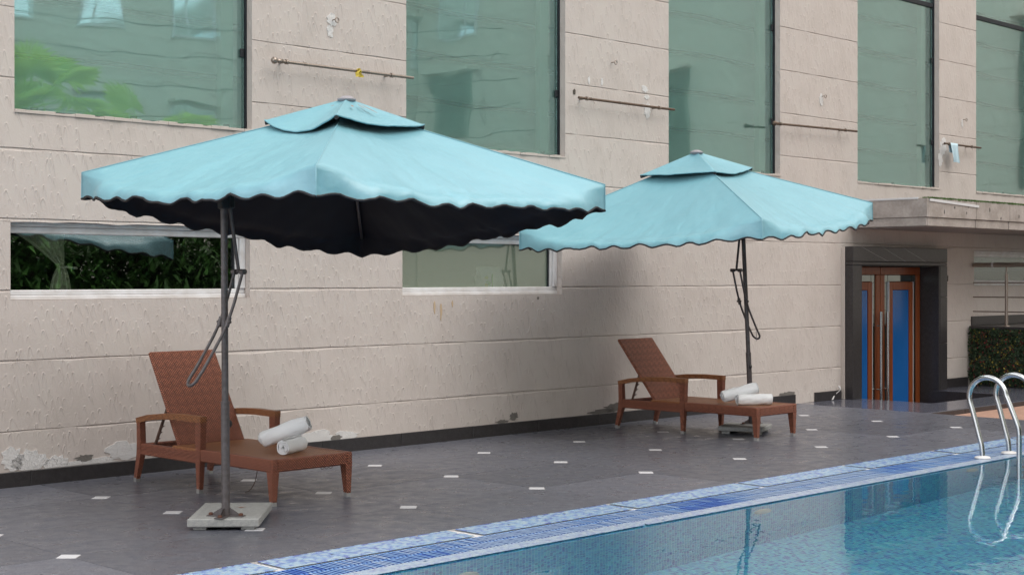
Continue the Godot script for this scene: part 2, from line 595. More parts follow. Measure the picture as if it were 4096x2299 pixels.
func patch(called: String, at: Vector3, rx: float, ry: float, m: Material, parent: Node3D, n := 22) -> MeshInstance3D:
	# an irregular flake on the wall face, a few millimetres thick
	var st := begin()
	var rim := []
	for k in n:
		var w := TAU * k / n
		var r := rng.randf_range(0.55, 1.0)
		rim.append(at + Vector3(cos(w) * rx * r, maxf(sin(w) * ry * r, -at.y + 0.112 if at.y < 0.4 else -9.0), 0))
	for k in n:
		var a: Vector3 = rim[k]
		var b: Vector3 = rim[(k + 1) % n]
		tri(st, at, a, b, Vector3.BACK)
		quad(st, a, b, b - Vector3(0, 0, 0.004), a - Vector3(0, 0, 0.004), (a + b) * 0.5 - at)
	return obj(called, st, m, parent)

func pane(called: String, a: Vector3, b: Vector3, m: Material, parent: Node3D) -> MeshInstance3D:
	var st := begin()
	quv(st, [a, Vector3(b.x, a.y, a.z), b, Vector3(a.x, b.y, a.z)], [Vector2(0, 1), Vector2(1, 1), Vector2(1, 0), Vector2(0, 0)], Vector3.BACK)
	return obj(called, st, m, parent)

func curtain_mesh(x0: float, x1: float, y0: float, y1: float, z: float, seam: float, seed: int) -> SurfaceTool:
	var st := begin(true)
	var f := FastNoiseLite.new()
	f.seed = seed
	f.frequency = 1.0
	var rows := []
	var ny := 90
	var nx := 36
	for j in ny + 1:
		var y := lerpf(y0, y1, float(j) / ny)
		var row := PackedVector3Array()
		for i in nx + 1:
			var x := lerpf(x0, x1, float(i) / nx)
			var q := fposmod(y - y0, seam) / seam
			var tuck := exp(-pow(minf(q, 1.0 - q) * seam / 0.02, 2.0))
			row.append(Vector3(x, y, z + 0.05 * f.get_noise_2d(x * 1.3, y * 0.9) + 0.018 * f.get_noise_2d(x * 4.0 + y * 3.0, y * 2.0) - 0.06 * tuck))
		rows.append(row)
	grid(st, rows)
	return st

func build_hotel() -> void:
	var hotel := thing("hotel_building", "beige plastered building with tall green glass windows and grooved courses", "building")
	var uppers := [[4.95, 7.0], [8.66, 10.75], [12.38, 14.45], [16.13, 18.17], [19.2, 21.3]]
	var lowers := [[4.92, 6.98, 1.335, 1.907], [8.615, 10.70, 1.335, 1.907], [19.14, 21.6, 1.385, 1.877]]
	var sill := 2.697
	var holes := [[15.85, 18.02, -1.0, 1.84]]
	for u in uppers:
		holes.append([u[0], u[1], sill, 6.3])
	holes.append_array(lowers)
	wall_courses(hotel, 1.5, 24.0, [0.0, 0.40, 0.905, 1.41, 1.925, 2.43, 2.935, 3.44, 3.945, 4.45, 4.955, 5.46, 5.965, 6.9], holes)
	# what stands behind the plaster: floors, back and roof close the rooms
	for s in [["floor_slab", -0.6, -0.5], ["floor_slab", 2.15, 2.45], ["floor_slab", 6.6, 6.9]]:
		boxm(s[0], Vector3(1.5, s[1], -5.0), Vector3(24.0, s[2], -0.17), M.room, hotel, 0.0)
	boxm("back_wall", Vector3(1.5, -0.5, -5.2), Vector3(24.0, 6.9, -5.0), M.room, hotel, 0.0)
	for x in [1.4, 7.8, 11.5, 15.3, 18.6, 24.0]:
		boxm("partition_wall", Vector3(x, -0.5, -5.0), Vector3(x + 0.1, 6.6, -0.17), M.room, hotel, 0.0)
	# tall upper windows
	for k in uppers.size():
		var a: float = uppers[k][0]
		var b: float = uppers[k][1]
		var win := group_part("upper_window", hotel)
		boxm("pane", Vector3.ZERO, Vector3(b - a - 0.012, 5.155 - sill, 0.01), M.glass[k % 3], win, 0.0).position = Vector3(a, sill, -0.116)
		boxm("pane", Vector3.ZERO, Vector3(b - a - 0.012, 1.1, 0.01), M.glass[(k + 1) % 3], win, 0.0).position = Vector3(a, 5.2, -0.117)
		boxm("gasket", Vector3(b - 0.011, sill, -0.14), Vector3(b - 0.001, 6.3, -0.07), M.gasket, win, 0.002)
		boxm("tint_film", Vector3(a, sill, -0.102), Vector3(b - 0.012, 6.3, -0.100), M.tint, win, 0.0)
		pane("haze_veil", Vector3(a, sill, -0.0985), Vector3(b - 0.012, 6.3, -0.0985), M.film[k], win)
		boxm("transom", Vector3(a, 5.15, -0.096), Vector3(b - 0.012, 5.21, -0.08), M.gasket, win, 0.004)
		boxm("gasket", Vector3(a, sill + 0.004, -0.0965), Vector3(b - 0.012, sill + 0.022, -0.088), M.gasket, win, 0.002)
		boxm("frame_post", Vector3(b - 0.19, sill, -0.24), Vector3(b - 0.07, 6.3, -0.17), M.green_bar, win)
		boxm("frame_post", Vector3(a, sill, -0.24), Vector3(a + 0.08, 6.3, -0.17), M.green_bar, win)
		boxm("bottom_rail", Vector3(a, sill + 0.001, -0.2), Vector3(b - 0.03, sill + 0.055, -0.125), M.green_bar, win)
		for x in [0.18, 1.0, 1.85]:
			boxm("setting_block", Vector3(a + x, sill + 0.002, -0.124), Vector3(a + x + 0.06, sill + 0.05, -0.119), M.gasket, win, 0.006)
		for y in [3.3, 4.4]:
			boxm("clip", Vector3(b - 0.055, y, -0.096), Vector3(b - 0.02, y + 0.07, -0.08), M.gasket, win, 0.004)
		# the ledge of cracked mortar below the glass
		var st := begin()
		var n := 26
		for i in n:
			var u := lerpf(a, b, float(i) / n)
			var v := lerpf(a, b, float(i + 1) / n)
			box(st, Vector3(u, sill - 0.012, -0.09), Vector3(v + 0.001, sill + 0.004 + absf(jit(0.012)), 0.012 + jit(0.006)), 0.002)
		obj("mortar_sill", st, M.plaster, win)
	var words := ["pale curtain with sewn seams behind the leftmost upper window, above the palm reflections", "pale curtain with sewn seams behind the upper window over the near umbrella's right half", "pale curtain with sewn seams behind the upper window just left of the far umbrella's cap", "pale curtain behind the upper window over the far umbrella's right end", "pale curtain behind the rightmost upper window above the entrance canopy"]
	for k in uppers.size():
		var c := obj("curtain", curtain_mesh(uppers[k][0] - 0.05, uppers[k][1] + 0.4, 2.72, 6.4, -0.36, 0.43, 5 + k), M.curtain)
		tag(c, words[k], "curtain", "curtains behind the upper windows")
		var y := 2.72 + 0.43
		while y < 5.6:
			var sb := begin()
			var n := 30
			for q in n:
				var u := lerpf(uppers[k][0] - 0.05, uppers[k][1] + 0.4, float(q) / n)
				var v := lerpf(uppers[k][0] - 0.05, uppers[k][1] + 0.4, float(q + 1) / n)
				var p := [Vector3(u, y + 0.008 * sin(u * 4.0 + y), -0.29 + 0.02 * sin(u * 3.0)), Vector3(v, y + 0.008 * sin(v * 4.0 + y), -0.29 + 0.02 * sin(v * 3.0))]
				quad(sb, p[0], p[1], p[1] + Vector3(0, 0.022, -0.004), p[0] + Vector3(0, 0.022, -0.004), Vector3.BACK)
				quad(sb, p[0], p[1], p[1] + Vector3(0, -0.006, -0.12), p[0] + Vector3(0, -0.006, -0.12), Vector3.DOWN)
			obj("seam", sb, M.seam, c)
			y += 0.43
	# low windows in white frames
	for k in 3:
		var a: float = lowers[k][0]
		var b: float = lowers[k][1]
		var y0: float = lowers[k][2]
		var y1: float = lowers[k][3]
		var win := group_part("lower_window", hotel)
		var fb := b - 0.085
		boxm("frame", Vector3(a, y0, -0.15), Vector3(b, y0 + 0.035, -0.055), M.upvc, win, 0.006)
		boxm("frame", Vector3(a, y0 + 0.035, -0.15), Vector3(b, y0 + 0.075, -0.075), M.upvc, win, 0.006)
		boxm("frame", Vector3(a, y1 - 0.035, -0.15), Vector3(b, y1, -0.055), M.upvc, win, 0.006)
		boxm("frame", Vector3(a, y1 - 0.085, -0.15), Vector3(b, y1 - 0.035, -0.075), M.upvc, win, 0.006)
		boxm("frame", Vector3(fb + 0.03, y0 + 0.075, -0.15), Vector3(b, y1 - 0.085, -0.06), M.upvc, win, 0.006)
		boxm("frame", Vector3(fb, y0 + 0.075, -0.15), Vector3(fb + 0.03, y1 - 0.085, -0.08), M.upvc, win, 0.006)
		boxm("frame", Vector3(a, y0 + 0.075, -0.15), Vector3(a + 0.03, y1 - 0.085, -0.08), M.upvc, win, 0.006)
		boxm("gasket", Vector3(fb - 0.012, y0 + 0.075, -0.13), Vector3(fb, y1 - 0.085, -0.095), M.gasket, win, 0.002)
		boxm("pane", Vector3(a + 0.01, y0 + 0.06, -0.121), Vector3(fb + 0.01, y1 - 0.07, -0.113), M.clear_glass if k < 2 else M.grey_glass, win, 0.0)
		if k == 1:
			pane("haze_veil", Vector3(a + 0.03, y0 + 0.076, -0.1125), Vector3(fb - 0.012, y1 - 0.086, -0.1125), M.green_veil, win)
	# granite skirting, slab by slab
	var x := 1.55
	while x < 15.7:
		var e := minf(x + 0.88, 14.78) if x < 14.8 else 15.74
		boxm("skirting_slab", Vector3(x + 0.0015, 0.0, -0.01), Vector3(e - 0.0015, 0.11 + (0.004 if x > 5.5 else 0.0), 0.018 + jit(0.002)), M.granite, hotel, 0.003)
		x = e if e < 14.7 else (15.16 if e < 15.0 else 99.0)
	boxm("skirting_slab", Vector3(18.12, 0.0, -0.01), Vector3(18.35, 0.125, 0.018), M.granite, hotel, 0.003)
	boxm("skirting_slab", Vector3(18.353, 0.0, -0.01), Vector3(18.94, 0.125, 0.018), M.granite, hotel, 0.003)
	boxm("skirting_slab", Vector3(19.05, 0.832, -0.01), Vector3(24.0, 0.96, 0.018), M.granite, hotel, 0.003)
	# flaked plaster, white efflorescence, old fillings
	for p in [[5.06, 0.17, 0.17, 0.1], [5.28, 0.14, 0.12, 0.07], [5.83, 0.19, 0.19, 0.09], [6.12, 0.17, 0.16, 0.06], [5.55, 0.13, 0.3, 0.03], [7.62, 0.15, 0.3, 0.07], [7.98, 0.14, 0.16, 0.05], [4.93, 0.2, 0.1, 0.1]]:
		patch("bare_plaster", Vector3(p[0], p[1], 0.004), p[2], p[3], M.white_plaster, hotel)
	for p in [[5.5, 0.16, 0.09, 0.03], [7.86, 0.13, 0.08, 0.03], [10.02, 0.17, 0.07, 0.05], [9.86, 0.13, 0.1, 0.02], [11.5, 0.16, 0.2, 0.06], [11.3, 0.13, 0.26, 0.03], [13.4, 0.13, 0.25, 0.02], [14.6, 0.13, 0.2, 0.03], [10.36, 1.3, 0.016, 0.016]]:
		patch("chipped_plaster", Vector3(p[0], p[1], 0.005), p[2], p[3], M.bare, hotel)
	for p in [[7.82, 3.70, 0.07, 0.07], [7.8, 3.6, 0.04, 0.07], [12.02, 3.27, 0.07, 0.1], [11.98, 3.49, 0.06, 0.045], [12.015, 3.405, 0.05, 0.03], [15.31, 3.66, 0.045, 0.09], [18.27, 3.27, 0.12, 0.14], [18.2, 3.1, 0.07, 0.12], [11.1, 3.5, 0.02, 0.05], [11.3, 3.5, 0.02, 0.05], [18.8, 3.63, 0.03, 0.06]]:
		patch("filler_patch", Vector3(p[0], p[1], 0.0045), p[2], p[3], M.white_plaster, hotel)
	for p in [[9.0, 1.24, 0.014, 0.075], [9.08, 1.2, 0.02, 0.1], [9.22, 1.26, 0.012, 0.04]]:
		patch("rust_drip", Vector3(p[0], p[1], 0.0035), p[2], p[3], M.drip, hotel, 12)
	for p in [[10.88, 3.36, 0.022, 0.035], [18.36, 1.46, 0.05, 0.02], [18.4, 1.5, 0.012, 0.05]]:
		patch("hole_in_plaster", Vector3(p[0], p[1], 0.0047), p[2], p[3], M.dirt, hotel, 14)
	build_entrance(hotel)

func build_entrance(hotel: Node3D) -> void:
	# granite surround, doors set back in it, canopy above
	var sur := group_part("door_surround", hotel)
	var z := 0.16
	var st := begin()
	box(st, Vector3(15.77, 1.70, -0.12), Vector3(18.10, 1.885, z), 0.006)
	obj("lintel", st, M.granite, sur)
	boxm("lintel", Vector3(15.77, 1.655, -0.12), Vector3(18.10, 1.697, z - 0.004), M.granite, sur)
	boxm("jamb", Vector3(15.77, 0.0, -0.16), Vector3(15.957, 1.652, z - 0.002), M.granite, sur)
	boxm("jamb", Vector3(15.96, -0.5, -0.16), Vector3(15.985, 1.652, z - 0.006), M.granite, sur)
	for y in [[0.0, 0.62], [0.623, 1.24], [1.243, 1.652]]:
		boxm("jamb", Vector3(17.91, y[0], -0.16), Vector3(18.10, y[1], z - 0.002), M.granite, sur)
	boxm("jamb", Vector3(17.882, -0.5, -0.2), Vector3(17.907, 1.652, z - 0.006), M.granite, sur)
	boxm("sealant", Vector3(15.745, 0.0, -0.01), Vector3(15.768, 1.88, 0.05), M.plaster, sur)
	for v in [[15.96, 16.59, 0], [16.46, 17.02, 0], [16.96, 17.54, 0]]:   # pale lines painted on as reflections in the polished granite
		var sv := begin()
		var steps := 9
		var last := Vector3(v[0], 1.884, z + 0.0005)
		for k in steps:
			var q := float(k + 1) / steps
			var p := Vector3(lerpf(v[0], v[1], q) + jit(0.008), lerpf(1.88, 1.705, q), z + 0.0005)
			var d := Vector3(0, 0.0018 + absf(jit(0.001)), 0)
			quad(sv, last - d, p - d, p + d, last + d, Vector3.BACK)
			last = p
		obj("reflection_line", sv, M.finial, sur)
	# two leaves, lower than the deck: only their upper part shows over the edge of the sunken landing
	var mid := 16.87
	for side in [-1.0, 1.0]:
		var door := group_part("door", hotel)
		var w := 1.0
		var fx := func(a: float, b: float) -> Array:
			var p: float = mid + side * (0.006 + a * w)
			var q: float = mid + side * (0.006 + b * w)
			return [minf(p, q), maxf(p, q)]
		for part in [["stile", 0.0, 0.10, -0.45, 1.535, "wood", -0.07], ["stile", 0.905, 1.0, -0.45, 1.535, "wood", -0.07], ["top_rail", 0.0, 1.0, 1.538, 1.637, "wood", -0.07], ["mirror_strip", 0.10, 0.197, -0.4, 1.535, "mirror", -0.085], ["mirror_strip", 0.808, 0.903, -0.4, 1.535, "mirror", -0.085], ["mirror_strip", 0.2, 0.805, 1.447, 1.535, "mirror", -0.085], ["inner_frame", 0.2, 0.297, -0.4, 1.444, "wood", -0.066], ["inner_frame", 0.71, 0.805, -0.4, 1.444, "wood", -0.066], ["inner_frame", 0.3, 0.707, 1.34, 1.444, "wood", -0.066], ["inner_frame", 0.3, 0.707, -0.4, -0.25, "wood", -0.066], ["panel", 0.3, 0.707, -0.247, 1.337, "blue", -0.075], ["bottom_rail", 0.1, 0.9, -0.45, -0.403, "wood", -0.07]]:
			var e: Array = fx.call(part[1], part[2])
			boxm(part[0], Vector3(e[0], part[3], -0.17), Vector3(e[1], part[4], part[6] - 0.05), M[part[5]], door, 0.004)
		for f in [[0.193, 0.2, 1.447], [0.8035, 0.81, 1.447]]:
			var e: Array = fx.call(f[0], f[1])
			boxm("bead", Vector3(e[0], -0.4, -0.15), Vector3(e[1], f[2], -0.11), M.aluminium, door, 0.001)
		var hx: float = mid + side * 0.085
		var sh := begin(true)
		tube(sh, [Vector3(hx, -0.2, -0.06), Vector3(hx, 1.06, -0.06)], 0.019, 14)
		for y in [0.06, 0.88]:
			tube(sh, [Vector3(hx, y, -0.125), Vector3(hx, y, -0.06)], 0.009, 8)
		obj("handle", sh, M.steel, door)
	boxm("door_head", Vector3(15.99, 1.642, -0.4), Vector3(17.88, 1.654, 0.1), M.black, sur, 0.0)
	# canopy over the entrance: an upper and a lower band of panels, turf on top
	var can := group_part("entrance_canopy", hotel)
	var zf := 1.07
	boxm("side_panel", Vector3(15.94, 2.225, 0.002), Vector3(15.97, 2.45, zf), M.cladding, can, 0.003)
	boxm("soffit_panel", Vector3(15.955, 2.12, 0.002), Vector3(15.98, 2.222, zf - 0.02), M.cladding, can, 0.003)
	var xs := [15.94, 17.16, 18.05, 19.0, 20.2, 21.4, 23.0]
	for k in xs.size() - 1:
		boxm("fascia_panel", Vector3(xs[k] + (0.032 if k == 0 else 0.004), 2.225, zf - 0.03), Vector3(xs[k + 1] - 0.004, 2.45, zf), M.cladding, can, 0.003)
		boxm("soffit_panel", Vector3(xs[k] + (0.045 if k == 0 else 0.01), 2.12, zf - 0.045), Vector3(xs[k + 1] - 0.008, 2.222, zf - 0.018), M.cladding, can, 0.003)
	boxm("core", Vector3(15.99, 2.13, 0.002), Vector3(23.0, 2.445, zf - 0.09), M.black, can, 0.0)
	boxm("soffit", Vector3(16.0, 2.112, 0.002), Vector3(23.0, 2.119, zf - 0.06), M.cladding, can, 0.0)
	boxm("metal_strip", Vector3(15.93, 2.44, 0.02), Vector3(15.952, 2.463, zf - 0.12), M.aluminium, can, 0.002)
	var strip := begin()
	box(strip, Vector3(0, -0.016, 0), Vector3(1.22, 0.016, 0.008), 0.002, Transform3D(Basis(Vector3.BACK, -0.035), Vector3(15.99, 2.43, zf + 0.002)))
	obj("metal_strip", strip, M.aluminium, can)
	for p in [[16.05, 0.5, 0.02, 0.06], [16.35, 2.3, 0.018, 0.05], [16.6, 2.36, 0.03, 0.03], [16.95, 2.38, 0.05, 0.03], [17.5, 2.36, 0.03, 0.05], [18.3, 2.3, 0.03, 0.05], [17.8, 2.26, 0.03, 0.04], [16.9, 2.3, 0.02, 0.03], [18.6, 2.4, 0.05, 0.02]]:
		if p[1] > 2.0:
			patch("grime_spot", Vector3(p[0], p[1], zf + 0.005), p[2] * 0.6, p[3] * 0.6, M.bare, can, 12)
	var mm := MultiMesh.new()
	mm.transform_format = MultiMesh.TRANSFORM_3D
	var blade := begin()
	tri(blade, Vector3(-0.006, 0, 0), Vector3(0.006, 0, 0), Vector3(0.002, 0.035, 0.006), Vector3.BACK)
	blade.generate_normals()
	mm.mesh = blade.commit()
	mm.instance_count = 6000
	for k in 6000:
		var near := k < 4200
		mm.set_instance_transform(k, Transform3D(Basis(Vector3.UP, rng.randf() * TAU) * Basis(Vector3.RIGHT, jit(0.9)), Vector3(rng.randf_range(15.98, 21.0), 2.442, rng.randf_range(zf - 0.1 if near else 0.05, zf + 0.004))))
	var grass := MultiMeshInstance3D.new()
	grass.name = "turf"
	grass.multimesh = mm
	grass.material_override = M.turf
	can.add_child(grass, true)
	stuff(grass)

# ------------------------------------------------------------------ things on the wall
func wall_rod(x0: float, x1: float, y: float, m: Material, label: String, ball: bool, yl := 0.0) -> void:
	var o := thing("wall_rod", label, "metal rod", Vector3(x0, y, 0.0), 0.0, "metal rods along the wall")
	var l := x1 - x0
	var zz := 0.1
	var st := begin(true)
	tube(st, [Vector3(0.07 if ball else 0.0, 0, zz), Vector3(l, yl, zz)], 0.0135, 14)
	obj("rod", st, m, o)
	for x in [0.12, l - 0.25]:
		var b := begin(true)
		tube(b, [Vector3(x, yl * x / l, 0.001), Vector3(x, yl * x / l, zz)], 0.008, 8)
		tube(b, [Vector3(x - 0.012, yl * x / l, zz), Vector3(x + 0.012, yl * x / l, zz)], 0.021, 14)
		obj("bracket", b, M.dull_steel, o)
	if ball:
		var f := begin(true)
		lathe(f, Vector3(0.0, 0, zz), [Vector2(0, -0.03), Vector2(0.017, -0.026), Vector2(0.028, -0.012), Vector2(0.029, 0.0), Vector2(0.024, 0.016), Vector2(0.012, 0.026), Vector2(0.016, 0.034), Vector2(0.019, 0.04), Vector2(0.019, 0.08), Vector2(0.0, 0.082)], 18, Basis(Vector3.UP, Vector3.RIGHT, Vector3.BACK))
		obj("finial", f, m, o)
	# twists of wire
	for k in 5:
		var w := begin(true)
		var x := rng.randf_range(0.1, l - 0.1)
		var pts := []
		for q in 15:
			var a := TAU * q / 7.0
			pts.append(Vector3(x + q * 0.003, yl * x / l + cos(a) * 0.0155, zz + sin(a) * 0.0155))
		pts.append(Vector3(x + 0.06, yl * x / l - 0.03 - absf(jit(0.03)), zz + 0.01))
		tube(w, pts, 0.0014, 5)
		obj("wire", w, M.dull_steel, o)

func build_wall_fittings() -> void:
	wall_rod(7.152, 8.655, 3.275, M.dull_steel, "steel rod with ball end on the wall above the near umbrella, yellow rag tied on", true)
	wall_rod(10.84, 12.35, 3.29, M.bronze, "brown open ended rod between the second and third upper windows", false)
	wall_rod(14.2, 15.95, 3.283, M.bronze, "dark rod with small ball end above the far umbrella's right slope", true, 0.03)
	wall_rod(18.13, 19.14, 3.305, M.bronze, "short brown rod above the entrance canopy, pale cloth hung over it", false)
	var where := [[7.825, 3.70, "steel eye hook on a white filler patch above the ball ended rod"], [11.447, 3.711, "steel eye hook between the second and third upper windows"], [15.32, 3.70, "bent steel hook on a white filler patch above the far umbrella"], [18.816, 3.68, "steel eye hook above the rod with the pale cloth"]]
	for w in where:
		var st := begin(true)
		tube(st, [Vector3(0, 0, 0.0), Vector3(0, 0, 0.035)], 0.005, 8)
		var pts := []
		arc(pts, Vector3(0.012, -0.004, 0.05), Vector3.RIGHT, Vector3.UP, 0.02, 0.3, TAU + 0.3, 18)
		tube(st, pts, 0.0045, 8, false)
		var o := obj("eye_hook", st, M.dull_steel)
		o.position = Vector3(w[0], w[1], 0)
		tag(o, w[2], "hook", "hooks on the wall")
	# a pale blue cloth over the last rod and a yellow rag on the first
	var cl := begin(true)
	var rows := []
	for j in 15:
		var t := j / 14.0
		var row := PackedVector3Array()
		for i in 13:
			var u := i / 12.0
			var fold := sin(u * 11.0 + t * 1.5) * 0.014
			var front := t > 0.42
			var d := (t - 0.42) * 0.42 if front else (0.42 - t) * 0.3
			var slope := u * 0.1 + sin(u * 5.0) * 0.02
			row.append(Vector3(18.26 + u * 0.2 + d * 0.25, 3.305 + 0.018 - d * (1.0 + slope), 0.1 + (0.018 if front else -0.018) + fold * d * 6.0 * (1.0 if front else 0.4)))
		rows.append(row)
	grid(cl, rows)
	tag(obj("hung_cloth", cl, mat(lin(0.50, 0.66, 0.74), 0.9)), "pale blue cloth draped over the short rod above the entrance canopy", "cloth")
	var rg := begin(true)
	rows = []
	for j in 10:
		var t := j / 9.0
		var row := PackedVector3Array()
		for i in 7:
			var u := i / 6.0 - 0.5
			row.append(Vector3(8.02 + u * 0.05 * (0.6 + t) + sin(t * 9.0) * 0.008, 3.295 - t * 0.075, 0.122 + sin(u * 9.0 + t * 4.0) * 0.01))
		rows.append(row)
	grid(rg, rows)
	tube(rg, [Vector3(7.99, 3.275, 0.084), Vector3(8.03, 3.29, 0.12), Vector3(8.045, 3.27, 0.12), Vector3(8.03, 3.255, 0.09)], 0.009, 7)
	tag(obj("yellow_rag", rg, mat(lin(0.55, 0.42, 0.06), 0.8)), "yellow rag knotted round the middle of the ball ended steel rod", "rag")
	# loose white cable by the door
	var cb := begin(true)
	for k in 2:
		var pts := []
		for q in 17:
			var t := q / 16.0
			pts.append(Vector3(15.66 - 0.02 * k + sin(t * PI) * (0.06 + 0.02 * k) - t * 0.16, 0.17 - t * 0.16 + 0.0 * k, 0.03 + 0.02 * sin(t * 7.0)))
		tube(cb, pts, 0.005, 6)
	tag(obj("white_cable", cb, M.upvc), "loose white cable looping down beside the granite door surround", "cable")

# ------------------------------------------------------------------ ground, deck, pool
func build_ground() -> void:
	var st := begin()
	var y := -0.09
	for r in [[-60.0, 60.0, -60.0, -5.0], [-60.0, -6.0, -5.0, 60.0], [-6.0, 60.0, 14.0, 60.0], [30.0, 60.0, -5.0, 14.0]]:
		quad(st, Vector3(r[0], y, r[2]), Vector3(r[1], y, r[2]), Vector3(r[1], y, r[3]), Vector3(r[0], y, r[3]), Vector3.UP)
	structure(obj("ground", st, M.earth))
	# the tiled deck: big granite tiles with their corners cut for small white squares
	var deck := group_part("deck", self)
	structure(deck, "grey granite deck with small white insets")
	boxm("bedding", Vector3(-6.0, -0.12, 0.0), Vector3(14.8, -0.0025, 3.53), M.grout, deck, 0.0)
	var zs := [0.018, 0.9, 1.8, 2.7, 3.528]
	var cut := 0.075
	for i in range(-8, 9):
		var a := 3.92 + 1.21 * i
		var b := minf(a + 1.21, 14.8)
		if b < -3.0:
			continue
		for j in 4:
			var s := begin()
			var c: float = zs[j]
			var d: float = zs[j + 1]
			var e := 0.0027
			var ca := cut if j > 0 else 0.0
			var cd := cut if j < 3 else 0.0
			var cb := cut if b < 14.79 else 0.0
			var poly := []
			for q in [[a, c, 1, 1, ca], [b, c, -1, 1, ca if cb > 0.0 else 0.0], [b, d, -1, -1, cd if cb > 0.0 else 0.0], [a, d, 1, -1, cd]]:
				var p := Vector3(q[0] + q[2] * e, 0, q[1] + q[3] * e)
				if q[4] > 0.0:
					var m := Vector3(q[2] * q[4], 0, 0)
					var n := Vector3(0, 0, q[3] * q[4])
					if q[2] * q[3] > 0:
						poly.append(p + n); poly.append(p + m)
					else:
						poly.append(p + m); poly.append(p + n)
				else:
					poly.append(p)
			var mid := Vector3((a + b) / 2, 0, (c + d) / 2)
			for k in poly.size():
				var p: Vector3 = poly[k] - mid
				var q: Vector3 = poly[(k + 1) % poly.size()] - mid
				tri(s, Vector3.ZERO, p, q, Vector3.UP)
				quad(s, p, q, q + Vector3(0, -0.02, 0), p + Vector3(0, -0.02, 0), p + q)
			var o := obj("granite_tile", s, M.tiles[(i * 3 + j * 5 + 64) % 4], deck)
			o.position = mid + Vector3(0, jit(0.0006), 0)
	for i in range(-6, 9):
		for j in 3:
			var s := begin()
			box(s, Vector3(-0.052, -0.02, -0.052), Vector3(0.052, 0.0005, 0.052), 0.0, Transform3D(Basis(Vector3.UP, PI / 4), Vector3.ZERO))
			var o := obj("white_inset", s, M.inset, deck)
			o.position = Vector3(3.92 + 1.21 * i, 0, zs[j + 1])
	# polished slab before the door with the sunken landing, and the terracotta beyond it
	var land := group_part("entrance_paving", self)
	structure(land, "polished granite paving before the door")
	for r in [[14.803, 15.98, 0.0, 1.71], [15.983, 17.88, 1.11, 1.71], [17.883, 19.0, 0.0, 1.71]]:
		boxm("paving_slab", Vector3(r[0], -0.12, r[2]), Vector3(r[1], 0.001, r[3]), M.polished, land, 0.003)
	boxm("landing_floor", Vector3(15.9, -0.5, -0.4), Vector3(17.95, -0.45, 1.11), M.polished, land, 0.0)
	boxm("landing_side", Vector3(17.86, -0.45, 0.0), Vector3(17.882, -0.003, 1.108), M.granite, land, 0.0)
	boxm("landing_side", Vector3(15.975, -0.45, 0.0), Vector3(15.982, -0.003, 1.108), M.granite, land, 0.0)
	var xk := 14.81
	while xk < 23.0:
		boxm("kerb_stone", Vector3(xk, -0.14, 1.713), Vector3(xk + 0.797, -0.002, 1.735), M.granite, land, 0.003)
		xk += 0.8
	var terr := group_part("terracotta_paving", self)
	structure(terr, "terracotta coloured paving beyond the deck")
	for i in 4:
		for j in 12:
			if 1.74 + j * 0.6 < 11.0:
				boxm("terracotta_tile", Vector3(14.803 + i * 1.0, -0.14, 1.738 + j * 0.6), Vector3(15.8 + i * 1.0, -0.055 + jit(0.001), 2.335 + j * 0.6), M.terracotta, terr, 0.003)
	# pool: basin, mosaic kerbs, overflow channel with its grate
	var x0 := -6.0
	var x1 := 14.6
	var basin := group_part("pool_basin", self)
	structure(basin, "pool basin lined with blue mosaic")
	boxm("pool_wall", Vector3(x0, -1.4, 4.11), Vector3(x1, -0.012, 4.23), M.pool, basin, 0.0)
	boxm("pool_wall", Vector3(x0, -1.4, 9.2), Vector3(x1, -0.012, 9.4), M.pool, basin, 0.0)
	boxm("pool_wall", Vector3(x1, -1.4, 4.11), Vector3(x1 + 0.2, -0.012, 9.4), M.pool, basin, 0.0)
	boxm("pool_wall", Vector3(x0 - 0.2, -1.4, 4.11), Vector3(x0, -0.012, 9.4), M.pool, basin, 0.0)
	boxm("pool_floor", Vector3(x0, -1.5, 4.11), Vector3(x1, -1.35, 9.4), M.pool, basin, 0.0)
	boxm("channel", Vector3(x0, -0.3, 3.79), Vector3(x1, -0.2, 4.11), M.deep_blue, basin, 0.0)
	boxm("channel", Vector3(x0, -0.3, 3.53), Vector3(x1, -0.012, 3.785), M.white_plaster, basin, 0.0)
	boxm("far_kerb", Vector3(x0, -0.1, 9.2), Vector3(x1 + 0.2, 0.0, 14.0), M.tiles[1], basin, 0.0)
	# small mosaic chips on both kerbs
	var chip := begin()
	box(chip, Vector3(-0.0118, -0.004, -0.0118), Vector3(0.0118, 0.0, 0.0118), 0.0012)
	chip.generate_normals()
	var cm := chip.commit()
	var blues := [Color(0.20, 0.35, 0.55), Color(0.24, 0.40, 0.58), Color(0.30, 0.44, 0.57), Color(0.18, 0.30, 0.54), Color(0.34, 0.47, 0.57), Color(0.10, 0.19, 0.48), Color(0.05, 0.09, 0.36), Color(0.22, 0.36, 0.52)]
	for band in [[3.532, 10, "outer"], [4.112, 5, "inner"]]:
		var spots := []
		var cols := []
		var nx := int((x1 + 3.0) / 0.025)
		for i in nx:
			for j in band[1]:
				var x: float = -3.0 + i * 0.025
				var gap: bool = absf(fposmod(x + 0.43, 1.42) - 0.7) < 0.03 and band[1] == 10
				if gap or rng.randf() < 0.004:
					continue
				spots.append(Transform3D(Basis(Vector3.UP, jit(0.03)) * Basis(Vector3.RIGHT, jit(0.015)), Vector3(x, jit(0.0006), band[0] + 0.0125 + j * 0.025)))
				var c: Color = blues[rng.randi() % (6 if rng.randf() < 0.85 else 8)]
				if band[1] == 5:
					c = c.lerp(Color(0.36, 0.39, 0.46), 0.5)
				elif j == 0 and rng.randf() < 0.5:
					c = blues[5 + rng.randi() % 2]
				cols.append(c.lerp(Color(0.38, 0.41, 0.46), 0.18))
		var mm := MultiMesh.new()
